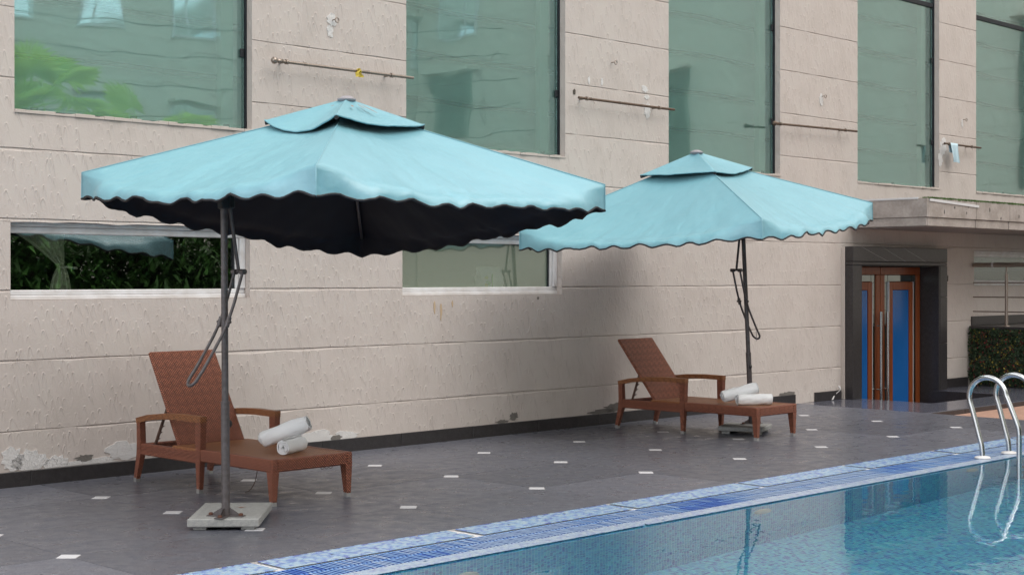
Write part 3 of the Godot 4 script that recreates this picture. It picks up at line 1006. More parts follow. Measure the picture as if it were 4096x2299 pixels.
		mm.transform_format = MultiMesh.TRANSFORM_3D
		mm.use_colors = true
		mm.mesh = cm
		mm.instance_count = spots.size()
		for k in spots.size():
			mm.set_instance_transform(k, spots[k])
			mm.set_instance_color(k, cols[k])
		var o := MultiMeshInstance3D.new()
		o.name = numbered("mosaic_tiles", basin)
		o.multimesh = mm
		o.material_override = M.chip
		basin.add_child(o, true)
		stuff(o)
	var grate := group_part("drain_grate", self)
	structure(grate, "blue plastic overflow grate along the pool edge")
	for z in [3.795, 3.943, 4.092]:
		boxm("grate_bar", Vector3(x0, -0.03, z), Vector3(x1, -0.006, z + 0.014), M.plastic_pale, grate, 0.003)
	# slats: sky sheen painted pale on top, shade dark on the sides; paleness varies
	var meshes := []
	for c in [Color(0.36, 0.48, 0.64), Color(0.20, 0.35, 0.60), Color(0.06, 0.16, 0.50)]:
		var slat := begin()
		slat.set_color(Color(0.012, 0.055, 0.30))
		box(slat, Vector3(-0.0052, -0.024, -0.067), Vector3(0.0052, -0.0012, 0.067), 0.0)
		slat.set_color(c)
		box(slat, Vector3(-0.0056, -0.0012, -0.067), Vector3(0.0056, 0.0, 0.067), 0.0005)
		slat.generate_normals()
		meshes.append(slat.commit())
	var rest := [[], [], []]
	var shown := 0
	var pitch := 0.0275
	for i in int((x1 - 0.5) / pitch):
		var x := 2.9 + i * pitch
		if x > x1:
			break
		for r in 2:
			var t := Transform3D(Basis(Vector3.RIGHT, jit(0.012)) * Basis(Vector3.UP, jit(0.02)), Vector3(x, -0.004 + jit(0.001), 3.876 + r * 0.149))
			var paleness := sin(x * 2.1 + 1.0) + 0.6 * sin(x * 5.3 + r) + jit(0.7)
			var k := 0 if paleness > -0.3 else (1 if paleness > -1.35 else 2)
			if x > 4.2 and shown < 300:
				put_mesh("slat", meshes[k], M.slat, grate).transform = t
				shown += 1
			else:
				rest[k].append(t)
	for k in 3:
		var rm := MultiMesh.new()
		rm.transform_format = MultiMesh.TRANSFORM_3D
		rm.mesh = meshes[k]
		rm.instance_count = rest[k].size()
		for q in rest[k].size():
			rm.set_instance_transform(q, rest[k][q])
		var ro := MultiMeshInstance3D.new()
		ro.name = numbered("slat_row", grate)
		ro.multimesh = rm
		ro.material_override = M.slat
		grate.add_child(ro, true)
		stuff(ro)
	# water
	var w := begin()
	quv(w, [Vector3(x0, -0.010, 4.231), Vector3(x1, -0.010, 4.231), Vector3(x1, -0.010, 9.199), Vector3(x0, -0.010, 9.199)], [Vector2(x0, 4.231), Vector2(x1, 4.231), Vector2(x1, 9.199), Vector2(x0, 9.199)], Vector3.UP)
	structure(obj("water", w, M.water))
	# two lamps in the pool wall
	var spots2 := [[8.13, "round white pool lamp in the pool wall below the far lounger"], [11.0, "round white pool lamp in the pool wall left of the ladder"], [5.42, "round white pool lamp in the pool wall at the bottom of the picture"]]
	for s in spots2:
		var l := begin(true)
		lathe(l, Vector3.ZERO, [Vector2(0.0, 0.03), Vector2(0.05, 0.028), Vector2(0.062, 0.02), Vector2(0.072, 0.022), Vector2(0.085, 0.012), Vector2(0.09, 0.0)], 24, Basis(Vector3.RIGHT, Vector3.BACK, Vector3.DOWN))
		var o := obj("pool_lamp", l, M.lamp_white)
		o.position = Vector3(s[0], -0.28 if s[0] > 6.0 else -0.42, 4.232)
		tag(o, s[1], "lamp", "lamps in the pool wall")

func build_ladder() -> void:
	var o := thing("pool_ladder", "polished steel pool ladder with two looped handrails over the water's edge", "ladder", Vector3(11.42, 0, 4.11))
	for k in 2:
		var x := 0.47 * k
		var pts := [Vector3(x, 0.0, 0.0), Vector3(x, 0.10, -0.008), Vector3(x, 0.18, -0.03), Vector3(x, 0.375, -0.085), Vector3(x, 0.47, -0.115)]
		arc(pts, Vector3(x, 0.51, 0.045), Vector3.BACK, Vector3.UP, 0.163, PI - 0.02, 0.15, 16)
		pts.append_array([Vector3(x, 0.48, 0.23), Vector3(x, 0.30, 0.305), Vector3(x, 0.23, 0.318), Vector3(x, 0.1, 0.32), Vector3(x, -0.9, 0.32)])
		var st := begin(true)
		tube(st, smooth_path(pts, 3), 0.0215, 16)
		obj("handrail", st, M.steel, o)
		var f := begin(true)
		lathe(f, Vector3(x, 0.002, 0), [Vector2(0.02, 0.022), Vector2(0.03, 0.02), Vector2(0.058, 0.014), Vector2(0.066, 0.004), Vector2(0.066, 0.0)], 24)
		obj("flange", f, M.upvc, o)
	for y in [-0.3, -0.6, -0.88]:
		var s := begin()
		box(s, Vector3(0.02, y - 0.012, 0.28), Vector3(0.45, y + 0.012, 0.36), 0.006)
		obj("rung", s, M.steel, o)

func smooth_path(p: Array, sub: int) -> Array:
	var out := []
	for i in p.size() - 1:
		var a: Vector3 = p[maxi(i - 1, 0)]
		var b: Vector3 = p[i]
		var c: Vector3 = p[i + 1]
		var d: Vector3 = p[mini(i + 2, p.size() - 1)]
		for k in sub:
			out.append(b.cubic_interpolate(c, a, d, float(k) / sub))
	out.append(p[-1])
	return out

# ------------------------------------------------------------------ umbrellas
func canvas_side(P: Vector3, A: Vector3, B: Vector3, edge_sag: float, sag: float, drop: float, scallop: float, lobes: int, seed: int) -> Array:
	# rows of points from the peak to the hem of one side, and the hem itself
	var f := FastNoiseLite.new()
	f.seed = seed
	f.frequency = 1.0
	var ns := lobes * 8 if lobes > 0 else 40
	var nt := 18
	var nw := 7 if drop > 0.0 else 0
	var out := (B - A).cross(Vector3.UP).normalized()
	if out.dot((A + B) * 0.5 - P) < 0.0:
		out = -out
	var rows := []
	for j in nt + nw + 1:
		rows.append(PackedVector3Array())
	var hem := []
	for i in ns + 1:
		var s := float(i) / ns
		var belly := 4.0 * s * (1.0 - s)
		var corner := exp(-s * s * 60.0) + exp(-(1.0 - s) * (1.0 - s) * 60.0)
		var edge := A.lerp(B, s)
		for j in nt + 1:
			var t := lerpf(0.13 if drop > 0.0 else 0.0, 1.0, float(j) / nt)   # the peak stays open under the cap
			var p := P.lerp(edge, t)
			p.y -= belly * (sag * sin(PI * t) + edge_sag * t * t)
			var wr := f.get_noise_3d(p.x * 2.0, p.y * 2.0, p.z * 2.0) * 0.024 - absf(f.get_noise_3d(p.x * 3.4 + 5.0, p.y * 2.0, p.z * 3.4)) * 0.022 + f.get_noise_3d(p.x * 8.0, p.y * 3.0, p.z * 8.0) * 0.004
			# soft folds that run up from the hem
			if drop > 0.0:
				wr += sin(s * 34.0 + seed) * 0.005 * smoothstep(0.75, 1.0, t)
			else:
				wr *= 0.4
			p.y += wr * minf(belly * 2.5, 1.0) * t
			rows[j].append(p)
		var e: Vector3 = rows[nt][i]
		var round := 0.12 * smoothstep(0.0, 0.75, belly)
		var hang := drop - scallop * (0.85 + 0.4 * f.get_noise_1d(s * 6.0)) * (0.5 - 0.5 * cos(TAU * lobes * s)) - edge_sag * belly * 0.75
		for j in nw:
			var w := float(j + 1) / nw
			var fold := sin(s * 41.0 + seed * 1.7) * 0.009 * w + f.get_noise_2d(s * 7.0 + seed, w * 0.8) * 0.016 * w
			fold += 0.018 * w * sin(minf(s, 1.0 - s) * 60.0) * exp(-minf(s, 1.0 - s) * 9.0)
			var p := e + out * (round * (2.0 * w - w * w) + fold * minf(1.0, belly * 2.5)) + Vector3.DOWN * hang * lerpf(w, 0.5 * w + 0.5 * w * w, smoothstep(0.0, 0.6, belly))
			rows[nt + 1 + j].append(p)
		hem.append(rows[nt + nw][i])
	return [rows, hem, out]

func build_umbrella(label: String, tips: Array, apex: Vector3, cap_frac: Array, cap_up: Array, cap_sag: Array, base: Vector3, pole_top: Vector3, slab: Array, stains: Array) -> Node3D:
	var o := thing("cantilever_umbrella", label, "umbrella", base, 0.0, "light blue cantilever umbrellas")
	var q := []
	for t in tips:
		q.append(t - base)
	var ap := apex - base
	var centre := Vector3.ZERO
	for t in q:
		centre += t * 0.25
	var cloth := begin(true)
	var inside := begin(true)
	var trim := begin(true)
	for k in 4:
		var side := canvas_side(ap - Vector3(0, 0.02, 0), q[k], q[(k + 1) % 4], 0.115, 0.03, 0.168, 0.028, 10, 3 + k * 4 + int(base.x))
		grid(cloth, side[0])
		var inner := []
		for row in side[0]:
			var r := PackedVector3Array()
			for p in row:
				var mid := Vector3(centre.x, p.y, centre.z)
				r.append(p + (mid - p).normalized() * 0.007 + Vector3(0, -0.009, 0))
			inner.append(r)
		var n: int = inner.size() - 1
		for i in inner[n].size():
			inner[n][i] = side[0][n][i] + (inner[n][i] - side[0][n][i]) * 0.4 + Vector3(0, 0.003, 0)
		grid(inside, inner)
		tube(trim, side[1], 0.0075, 7)
	var canopy := obj("canopy", cloth, M.canvas, o)
	obj("lining", inside, M.lining, o)
	obj("trim", trim, M.trim, o)
	# seams along the ridges
	for k in 4:
		var s := begin(true)
		tube(s, [ap + Vector3(0, -0.016, 0), ap.lerp(q[k], 0.5) + Vector3(0, -0.008, 0), q[k] + Vector3(0, 0.002, 0), q[k] + Vector3(0, -0.165, 0)], 0.0035, 6)
		obj("seam", s, M.canvas, canopy)
	# the raised vent cap
	var cap := begin(true)
	var cap_in := begin(true)
	var lift := Vector3(0, 0.04, 0)
	var c := []
	for k in 4:
		c.append(ap.lerp(q[k], cap_frac[k]) + Vector3(0, cap_up[k], 0))
	for k in 4:
		var side := canvas_side(ap + lift, c[k], c[(k + 1) % 4], cap_sag[k], 0.02, 0.0, 0.0, 0, 31 + k)
		grid(cap, side[0])
		var inner := []
		for row in side[0]:
			var r := PackedVector3Array()
			for p in row:
				r.append(p + Vector3(0, -0.008, 0))
			inner.append(r)
		grid(cap_in, inner)
		var hem := begin(true)
		tube(hem, side[1], 0.006, 6)
		obj("cap_hem", hem, M.canvas, o)
		var pocket := begin(true)
		var d: Vector3 = (ap - c[k]).normalized()
		tube(pocket, [c[k] + Vector3(0, -0.018, 0), c[k] + d * 0.12 + Vector3(0, -0.02, 0)], Vector2.ONE * 0.016 if false else 0.014, 6)
		obj("corner_pocket", pocket, M.trim, o)
	obj("vent_cap", cap, M.canvas, o)
	obj("vent_lining", cap_in, M.lining, o)
	for s in stains:   # bird droppings and rust on the cap: thin crusts lying on the cloth
		var sg := begin(true)
		var mid := (ap + lift).lerp(c[s[0]].lerp(c[(s[0] + 1) % 4], s[1]), s[2])
		var down: Vector3 = (c[s[0]].lerp(c[(s[0] + 1) % 4], s[1]) - ap - lift).normalized()
		var n := down.cross(c[(s[0] + 1) % 4] - c[s[0]]).normalized()
		n = n if n.y > 0.0 else -n
		var across := down.cross(n).normalized()
		var rim := PackedVector3Array()
		for k in 14:
			var w := TAU * k / 14.0
			rim.append(mid + down * cos(w) * s[3] * rng.randf_range(0.5, 1.0) + across * sin(w) * s[4] * rng.randf_range(0.5, 1.0) + n * 0.004)
		for k in 14:
			tri(sg, mid + n * 0.004, rim[k], rim[(k + 1) % 14], n)
		obj("stain", sg, M.stain, o)
	var fin := begin(true)
	lathe(fin, ap + lift, [Vector2(0.03, -0.03), Vector2(0.060, -0.014), Vector2(0.063, -0.006), Vector2(0.058, -0.002), Vector2(0.040, 0.005), Vector2(0.035, 0.011), Vector2(0.026, 0.014), Vector2(0.0, 0.015)], 24)
	obj("finial", fin, M.finial, o)
	# frame: hub, ribs, arm, pole, crank linkage
	var hub_at := ap + Vector3(0, -0.2, 0)
	var hub := begin(true)
	lathe(hub, hub_at, [Vector2(0, -0.08), Vector2(0.045, -0.08), Vector2(0.05, -0.03), Vector2(0.05, 0.05), Vector2(0.02, 0.08), Vector2(0.02, 0.18)], 16)
	obj("hub", hub, M.black, o)
	for k in 4:
		var r := begin(true)
		tube(r, [hub_at + Vector3(0, 0.03, 0), ap.lerp(q[k], 0.55) + Vector3(0, -0.06, 0), q[k] + (hub_at - q[k]).normalized() * 0.03 + Vector3(0, -0.035, 0)], 0.011, 8)
		obj("rib", r, M.pole, o)
	var top := pole_top - base
	var side := signf(hub_at.x - top.x)
	var arm := begin(true)
	tube(arm, [top + Vector3(side * 0.03, 0.03, 0), top.lerp(hub_at, 0.5) + Vector3(0, 0.06, 0), hub_at], [Vector2(0.016, 0.026), Vector2(0.016, 0.026), Vector2(0.016, 0.022)], 12)
	obj("arm", arm, M.pole, o)
	var joint := top * 0.36
	var pole := begin(true)
	tube(pole, [Vector3(0, 0.0, 0), joint], 0.0255, 18)
	tube(pole, [joint, joint + Vector3(0, 0.006, 0)], 0.0275, 18)
	tube(pole, [joint, top], 0.0205, 18)
	obj("pole", pole, M.pole, o)
	var head := begin()
	box(head, Vector3(-0.032, -0.055, -0.028), Vector3(0.032, 0.03, 0.028), 0.008, Transform3D(Basis.IDENTITY, top))
	box(head, Vector3(0.0, -0.05, -0.022), Vector3(0.055, 0.045, 0.022), 0.008, Transform3D(Basis(Vector3.UP, 0.0 if side > 0 else PI), top + Vector3(side * 0.012, 0, 0)))
	obj("pole_head", head, M.black, o)
	var knob := begin(true)
	lathe(knob, joint + Vector3(0, -0.13, 0.02), [Vector2(0.008, 0.0), Vector2(0.008, 0.02), Vector2(0.022, 0.022), Vector2(0.024, 0.036), Vector2(0.0, 0.04)], 9, Basis(Vector3.RIGHT, Vector3(-0.7, 0, 0.7).normalized() * (1.0 if side < 0 else -1.0) if side < 0 else Vector3(0.8, 0, -0.6), Vector3.UP))
	obj("clamp_knob", knob, M.black, o)
	# the linkage swings in the plane of the arm
	var piv := Vector3(top.x + side * 0.105, top.y - 0.43, top.z)
	var strut := begin(true)
	tube(strut, [top + Vector3(side * 0.04, -0.03, 0), piv], 0.011, 10)
	obj("strut", strut, M.pole, o)
	var clamp := Vector3(top.x - side * 0.0, top.y - 0.73, top.z)
	var end := Vector3(top.x - side * 0.24, top.y - 1.1, top.z)
	var lever := begin(true)
	var w := Vector3(0, 0, 0.042)
	var pts := [piv + w, clamp + w, clamp.lerp(end, 0.62) + w + Vector3(side * 0.008, 0, 0)]
	var dn := (end - clamp).normalized()
	for k in 9:
		var a := PI * k / 8.0
		pts.append(end - dn * 0.05 + w * cos(a) + dn * 0.05 * sin(a))
	pts.append_array([clamp.lerp(end, 0.62) - w + Vector3(side * 0.008, 0, 0), clamp - w, piv - w])
	tube(lever, smooth_path(pts, 3), 0.0095, 10)
	obj("lever", lever, M.pole, o)
	for s in [1.0, -1.0]:
		var j := begin(true)
		tube(j, [piv + w * (s * 0.55), piv + w * (s * 1.5)], 0.017, 12)
		tube(j, [clamp + w * s + (piv - clamp).normalized() * 0.03, clamp + w * s - (piv - clamp).normalized() * 0.03], 0.0145, 12)
		tube(j, [clamp + w * (s * 0.5), clamp + w * (s * 1.6)], 0.009, 10)
		obj("joint", j, M.pole, o)
	if side < 0.0:
		var scrap := begin()
		box(scrap, Vector3(-0.004, -0.045, -0.002), Vector3(0.034, 0.05, 0.002), 0.001, Transform3D(Basis(Vector3.UP, 0.7) * Basis(Vector3.BACK, -0.15), end - dn * 0.03))
		obj("tape_scrap", scrap, M.finial, o)
	var axle := begin(true)
	tube(axle, [piv - w, piv + w], 0.008, 8)
	obj("axle", axle, M.pole, o)
	# foot plate with gussets, bolted to a granite slab
	var plate := begin()
	box(plate, Vector3(-0.03, 0, -0.115), Vector3(0.03, 0.006, 0.115), 0.002, Transform3D(Basis(Vector3.UP, slab[3] + 0.3), Vector3.ZERO))
	box(plate, Vector3(-0.115, 0.0005, -0.03), Vector3(0.115, 0.0065, 0.03), 0.002, Transform3D(Basis(Vector3.UP, slab[3] + 0.3), Vector3.ZERO))
	for k in 4:
		var b := Basis(Vector3.UP, slab[3] + 0.3 + k * PI / 2)
		for s in [-0.003, 0.003]:
			tri(plate, b * Vector3(0.02, 0.006, s), b * Vector3(0.1, 0.006, s), b * Vector3(0.02, 0.055, s), b * Vector3(0, 0, s))
	obj("foot_plate", plate, M.pole, o)
	for k in 4:
		var b := Basis(Vector3.UP, slab[3] + 0.3 + k * PI / 2)
		var bolt := begin(true)
		lathe(bolt, b * Vector3(0.095, 0.006, 0), [Vector2(0.014, 0.0), Vector2(0.014, 0.008), Vector2(0.010, 0.014), Vector2(0.0, 0.016)], 8)
		obj("bolt", bolt, M.rust, o)
	return o

func granite_slab(label: String, at: Vector3, size: Vector2, turn: float, thick: float, m: Material, feet: bool) -> void:
	var o := thing("granite_slab", label, "stone slab", at, turn, "granite base slabs")
	var st := begin()
	box(st, Vector3(-size.x / 2, -thick, -size.y / 2), Vector3(size.x / 2, 0, size.y / 2), 0.006)
	obj("slab", st, m, o)
	for s in [[-1, -1], [1, -1], [1, 1], [-1, 1]]:
		if feet:
			var f := begin()
			box(f, Vector3(-0.04, -at.y, -0.04), Vector3(0.04, -thick, 0.04), 0.003, Transform3D(Basis.IDENTITY, Vector3(s[0] * (size.x / 2 - 0.07), 0, s[1] * (size.y / 2 - 0.07))))
			obj("foot", f, M.slab, o)

func build_umbrellas() -> void:
	build_umbrella("near light blue square umbrella with black lining, leaning over the left lounger",
		[Vector3(4.774, 2.177, 1.284), Vector3(4.837, 2.103, 3.678), Vector3(7.239, 2.105, 3.622), Vector3(7.161, 1.827, 1.214)], Vector3(6.041, 2.63, 2.432),
		[0.31, 0.39, 0.30, 0.31], [0.035, 0.065, 0.025, 0.03], [0.085, 0.03, 0.05, 0.03], Vector3(5.04, 0.07, 2.53), Vector3(5.02, 1.965, 2.54), [0, 0, 0, 0.3], [[1, 0.25, 0.45, 0.035, 0.012], [1, 0.62, 0.5, 0.1, 0.012], [1, 0.5, 0.42, 0.06, 0.008], [0, 0.72, 0.45, 0.02, 0.012]])
	build_umbrella("far light blue square umbrella tilted towards the pool, over the right lounger",
		[Vector3(9.479, 1.916, 0.617), Vector3(9.883, 1.976, 2.984), Vector3(12.235, 2.204, 2.576), Vector3(11.835, 2.146, 0.213)], Vector3(10.806, 2.62, 1.6),
		[0.32, 0.31, 0.31, 0.31], [0.045, 0.02, 0.03, 0.03], [0.0, 0.03, 0.01, 0.01], Vector3(11.855, 0.07, 1.46), Vector3(11.70, 2.0, 1.47), [0, 0, 0, 0.9], [])
	granite_slab("pale grey granite slab under the near umbrella pole, speckled, one corner raised", Vector3(5.185, 0.07, 2.37), Vector2(0.425, 0.64), -0.743, 0.05, M.slab, true)
	granite_slab("dirty grey granite slab under the far umbrella pole, behind the right lounger's legs", Vector3(11.715, 0.07, 1.485), Vector2(0.44, 0.44), 0.42, 0.042, M.slab, true)
	var leaf := begin(true)
	grid(leaf, [PackedVector3Array([Vector3(-0.035, 0.002, 0), Vector3(-0.01, 0.004, -0.012), Vector3(0.03, 0.006, 0)]), PackedVector3Array([Vector3(-0.035, 0.002, 0), Vector3(-0.01, 0.006, 0.002), Vector3(0.03, 0.006, 0)]), PackedVector3Array([Vector3(-0.035, 0.002, 0), Vector3(-0.005, 0.004, 0.014), Vector3(0.03, 0.006, 0)])])
	var lf := obj("dry_leaf", leaf, mat(lin(0.30, 0.16, 0.10), 0.8))
	lf.position = Vector3(5.30, 0.07, 2.33)
	lf.rotation.y = -0.7
	tag(lf, "small dry brown leaf lying on the near granite slab", "leaf")

# ------------------------------------------------------------------ loungers
func build_lounger(label: String, at: Vector3, turn: float, hinge: float, back_end: Vector2, width: float) -> Node3D:
	# local: x across, z from the wall to the foot end, y up; origin at the floor, left edge, wall end
	var o := thing("wicker_lounger", label, "sun lounger", at, turn, "brown wicker sun loungers")
	var w := width
	var wk: Material = M.wicker
	# foot section: top panel and rails
	var top := 0.305
	var foot_z := 1.735
	var mid_z := 0.86
	var st := begin()
	box(st, Vector3(0.012, top - 0.03, hinge - 0.03), Vector3(w - 0.012, top, foot_z - 0.012), 0.006)
	obj("seat_panel", st, M.wicker_pale, o)
	for s in [[0.0, 0.05], [w - 0.05, w]]:
		boxm("side_rail", Vector3(s[0], 0.222, mid_z + 0.03), Vector3(s[1], top + 0.003, foot_z), wk, o, 0.008)
		boxm("side_rail", Vector3(s[0] + (0.008 if s[0] > 0.1 else 0.004), 0.205, 0.06), Vector3(s[1] - 0.004, 0.29, mid_z - 0.02), wk, o, 0.008)
	boxm("end_rail", Vector3(0.05, 0.222, foot_z - 0.045), Vector3(w - 0.05, top + 0.002, foot_z), wk, o, 0.008)
	boxm("end_rail", Vector3(0.05, 0.21, 0.07), Vector3(w - 0.05, 0.285, 0.115), wk, o, 0.008)
	boxm("cross_rail", Vector3(0.05, 0.21, mid_z - 0.03), Vector3(w - 0.05, 0.27, mid_z + 0.02), wk, o, 0.006)
	# backrest, hinged
	var up := back_end - Vector2(hinge, top)
	var l := up.length()
	var back := begin()
	box(back, Vector3(-w / 2 + 0.055, 0.0, -0.032), Vector3(w / 2 - 0.055, l, 0.0), 0.010)
	var b := obj("backrest", back, wk, o)
	b.transform = Transform3D(Basis(Vector3.RIGHT, -atan2(hinge - back_end.x, back_end.y - top)), Vector3(w / 2, top - 0.005, hinge))
	# notched prop behind the backrest
	for x in [0.09, w - 0.09]:
		var p := begin()
		var a := Vector3(x, 0.25, 0.15)
		var e := Vector3(x, lerpf(top, back_end.y, 0.42), lerpf(hinge, back_end.x, 0.42) - 0.03)
		var d := (e - a).normalized()
		var nrm := Vector3(0, d.z, -d.y)
		nrm = -nrm if nrm.y > 0 else nrm
		var frame := Transform3D(Basis(Vector3.RIGHT, d, Vector3.RIGHT.cross(d)), a)
		box(p, Vector3(-0.008, 0, -0.010), Vector3(0.008, (e - a).length(), 0.010), 0.002, frame)
		for k in 3:
			var t := a + d * (0.06 + k * 0.055)
			for s in [-0.006, 0.006]:
				var sx := Vector3(s, 0, 0)
				tri(p, t + sx, t + d * 0.03 + sx, t + d * 0.052 + nrm * 0.032 + sx, Vector3(s, 0, 0))
			quad(p, t + Vector3(-0.006, 0, 0), t + Vector3(0.006, 0, 0), t + d * 0.052 + nrm * 0.032 + Vector3(0.006, 0, 0), t + d * 0.052 + nrm * 0.032 - Vector3(0.006, 0, 0), nrm)
			quad(p, t + d * 0.03 + Vector3(-0.006, 0, 0), t + d * 0.03 + Vector3(0.006, 0, 0), t + d * 0.052 + nrm * 0.032 + Vector3(0.006, 0, 0), t + d * 0.052 + nrm * 0.032 - Vector3(0.006, 0, 0), d)
		obj("back_prop", p, M.strut, o)
	# legs with metal feet
	for s in [0.0, 1.0]:
		var x := lerpf(0.0, w, s)
		var inn: float = 1.0 - 2.0 * s
		var legs := [
			[[Vector3(x + inn * 0.022, 0.026, 0.025), Vector3(x + inn * 0.024, 0.2, 0.075), Vector3(x + inn * 0.024, 0.3, 0.083), Vector3(x + inn * 0.024, 0.468, 0.075)], [Vector2(0.016, 0.018), Vector2(0.021, 0.027), Vector2(0.023, 0.026), Vector2(0.023, 0.024)]],
			[[Vector3(x + inn * 0.02, 0.026, mid_z), Vector3(x + inn * 0.022, 0.2, mid_z), Vector3(x + inn * 0.024, 0.34, mid_z + 0.002), Vector3(x + inn * 0.024, 0.515, mid_z + 0.004)], [Vector2(0.016, 0.018), Vector2(0.021, 0.026), Vector2(0.023, 0.031), Vector2(0.024, 0.035)]],
			[[Vector3(x + inn * 0.028, 0.026, foot_z - 0.026), Vector3(x + inn * 0.032, 0.24, foot_z - 0.034)], [Vector2(0.017, 0.018), Vector2(0.029, 0.032)]]]
		for lg in legs:
			var s2 := begin()
			tube(s2, lg[0], lg[1], 4, true, 1.0)
			var g := obj("leg", s2, wk, o)
			var m := begin()
			var p: Vector3 = lg[0][0]
			tube(m, [Vector3(p.x, 0.0, p.z), Vector3(p.x, 0.03, p.z)], 0.0175, 4, true, 1.0)
			obj("metal_foot", m, M.foot, g)
		var ar := begin(false)
		var cx: float = x + inn * 0.024
		tube(ar, [Vector3(cx, 0.452, 0.05), Vector3(cx, 0.483, 0.2), Vector3(cx, 0.506, 0.42), Vector3(cx, 0.515, 0.65), Vector3(cx, 0.512, mid_z + 0.04)], [Vector2(0.026, 0.019), Vector2(0.027, 0.020), Vector2(0.028, 0.021), Vector2(0.028, 0.022), Vector2(0.027, 0.021)], 4, true, 1.0)
		obj("armrest", ar, M.wicker_pale, o)
	return o

func roll_towel(label: String, a: Vector3, b: Vector3, r: float, seed: int, squash := 1.0) -> void:
	var d := (b - a)
	var l := d.length()
	d = d / l
	var y := (Vector3.UP - d * d.y).normalized()
	var x := y.cross(d)
	var f := FastNoiseLite.new()
	f.seed = seed
	f.frequency = 1.0
	var turns := 3.6
	var n := 96
	var st := begin(true)
	var th := r / (turns + 0.6) * 0.33
	var rows := []
	var nl := 22
	for j in nl + 1:
		var t := float(j) / nl
		var row := PackedVector3Array()
		var tuck := 1.0 - 0.10 * pow(absf(t * 2.0 - 1.0), 6.0)
		for side in [1.0, -1.0]:
			for i in n + 1:
				var q: float = float(i) / n if side > 0.0 else 1.0 - float(i) / n
				var w: float = q * turns * TAU + seed
				var rr: float = (r * 0.12 + (r - th) * 0.88 * q) * tuck + side * th
				rr *= 1.0 + 0.16 * f.get_noise_3d(cos(w) * 0.9, sin(w) * 0.9, t * 2.4) + 0.05 * f.get_noise_3d(cos(w) * 3.0, sin(w) * 3.0, t * 9.0)
				var slip := (q - 0.5) * 0.02 + 0.016 * f.get_noise_2d(q * 7.0, 7.0)
				row.append(a + d * (l * t + slip) + x * (cos(w) * rr) + y * (sin(w) * rr * squash))
		rows.append(row)
	grid(st, rows, true)
	# the rolled ends
	for e in [0, nl]:
		var row: PackedVector3Array = rows[e]
		for i in n:
			var p := row[i]
			var p2 := row[i + 1]
			var q := row[2 * n + 1 - i]
			var q2 := row[2 * n - i]
			quad(st, p, p2, q2, q, -d if e == 0 else d)
	tag(obj("rolled_towel", st, M.towel), label, "towel", "rolled white towels on the loungers")

func build_loungers() -> void:
	build_lounger("brown wicker lounger with upright back, at left behind the near umbrella pole", Vector3(5.70, 0, 0.345), 0.0, 0.545, Vector2(0.14, 0.965), 0.675)
	build_lounger("brown wicker lounger with its back reclined, at right over the dirty granite slab", Vector3(11.145, 0, 0.30), 0.0, 0.49, Vector2(0.01, 0.895), 0.64)
	roll_towel("rolled white towel lying flat at the foot of the left lounger", Vector3(5.90, 0.361, 1.93), Vector3(6.175, 0.361, 1.77), 0.057, 4)
	roll_towel("rolled white towel propped at a slant on another, on the left lounger", Vector3(5.98, 0.378, 1.56), Vector3(6.20, 0.50, 1.80), 0.066, 9, 0.95)
	roll_towel("rolled white towel lying flat at the foot of the right lounger", Vector3(11.24, 0.36, 1.735), Vector3(11.53, 0.36, 1.915), 0.056, 2)
	roll_towel("rolled white towel leaning on the flat one, on the right lounger", Vector3(11.20, 0.38, 1.59), Vector3(11.475, 0.462, 1.785), 0.058, 7)
	var st := begin(true)
	tube(st, smooth_path([Vector3(6.16, 0.25, 1.28), Vector3(6.14, 0.16, 1.30), Vector3(6.08, 0.06, 1.35), Vector3(6.0, 0.012, 1.40), Vector3(5.94, 0.006, 1.43)], 4), 0.0028, 6)
	tag(obj("loose_strand", st, M.strut), "loose brown wicker strand hanging to the floor under the left lounger", "strand")
	var s2 := begin(true)
	tube(s2, smooth_path([Vector3(6.36, 0.222, 2.03), Vector3(6.355, 0.19, 2.05), Vector3(6.37, 0.165, 2.07)], 4), 0.0035, 6)
	for k in 3:
		var pts := []
		arc(pts, Vector3(6.13 + k * 0.035, 0.222, 2.06), Vector3(0.015, 0, 0), Vector3(0, 0.014, 0), 1.0, PI, TAU, 8)
		tube(s2, pts, 0.0022, 6)
	tag(obj("loose_strand", s2, M.strut), "short loops of wicker come loose under the left lounger's foot rail", "strand")

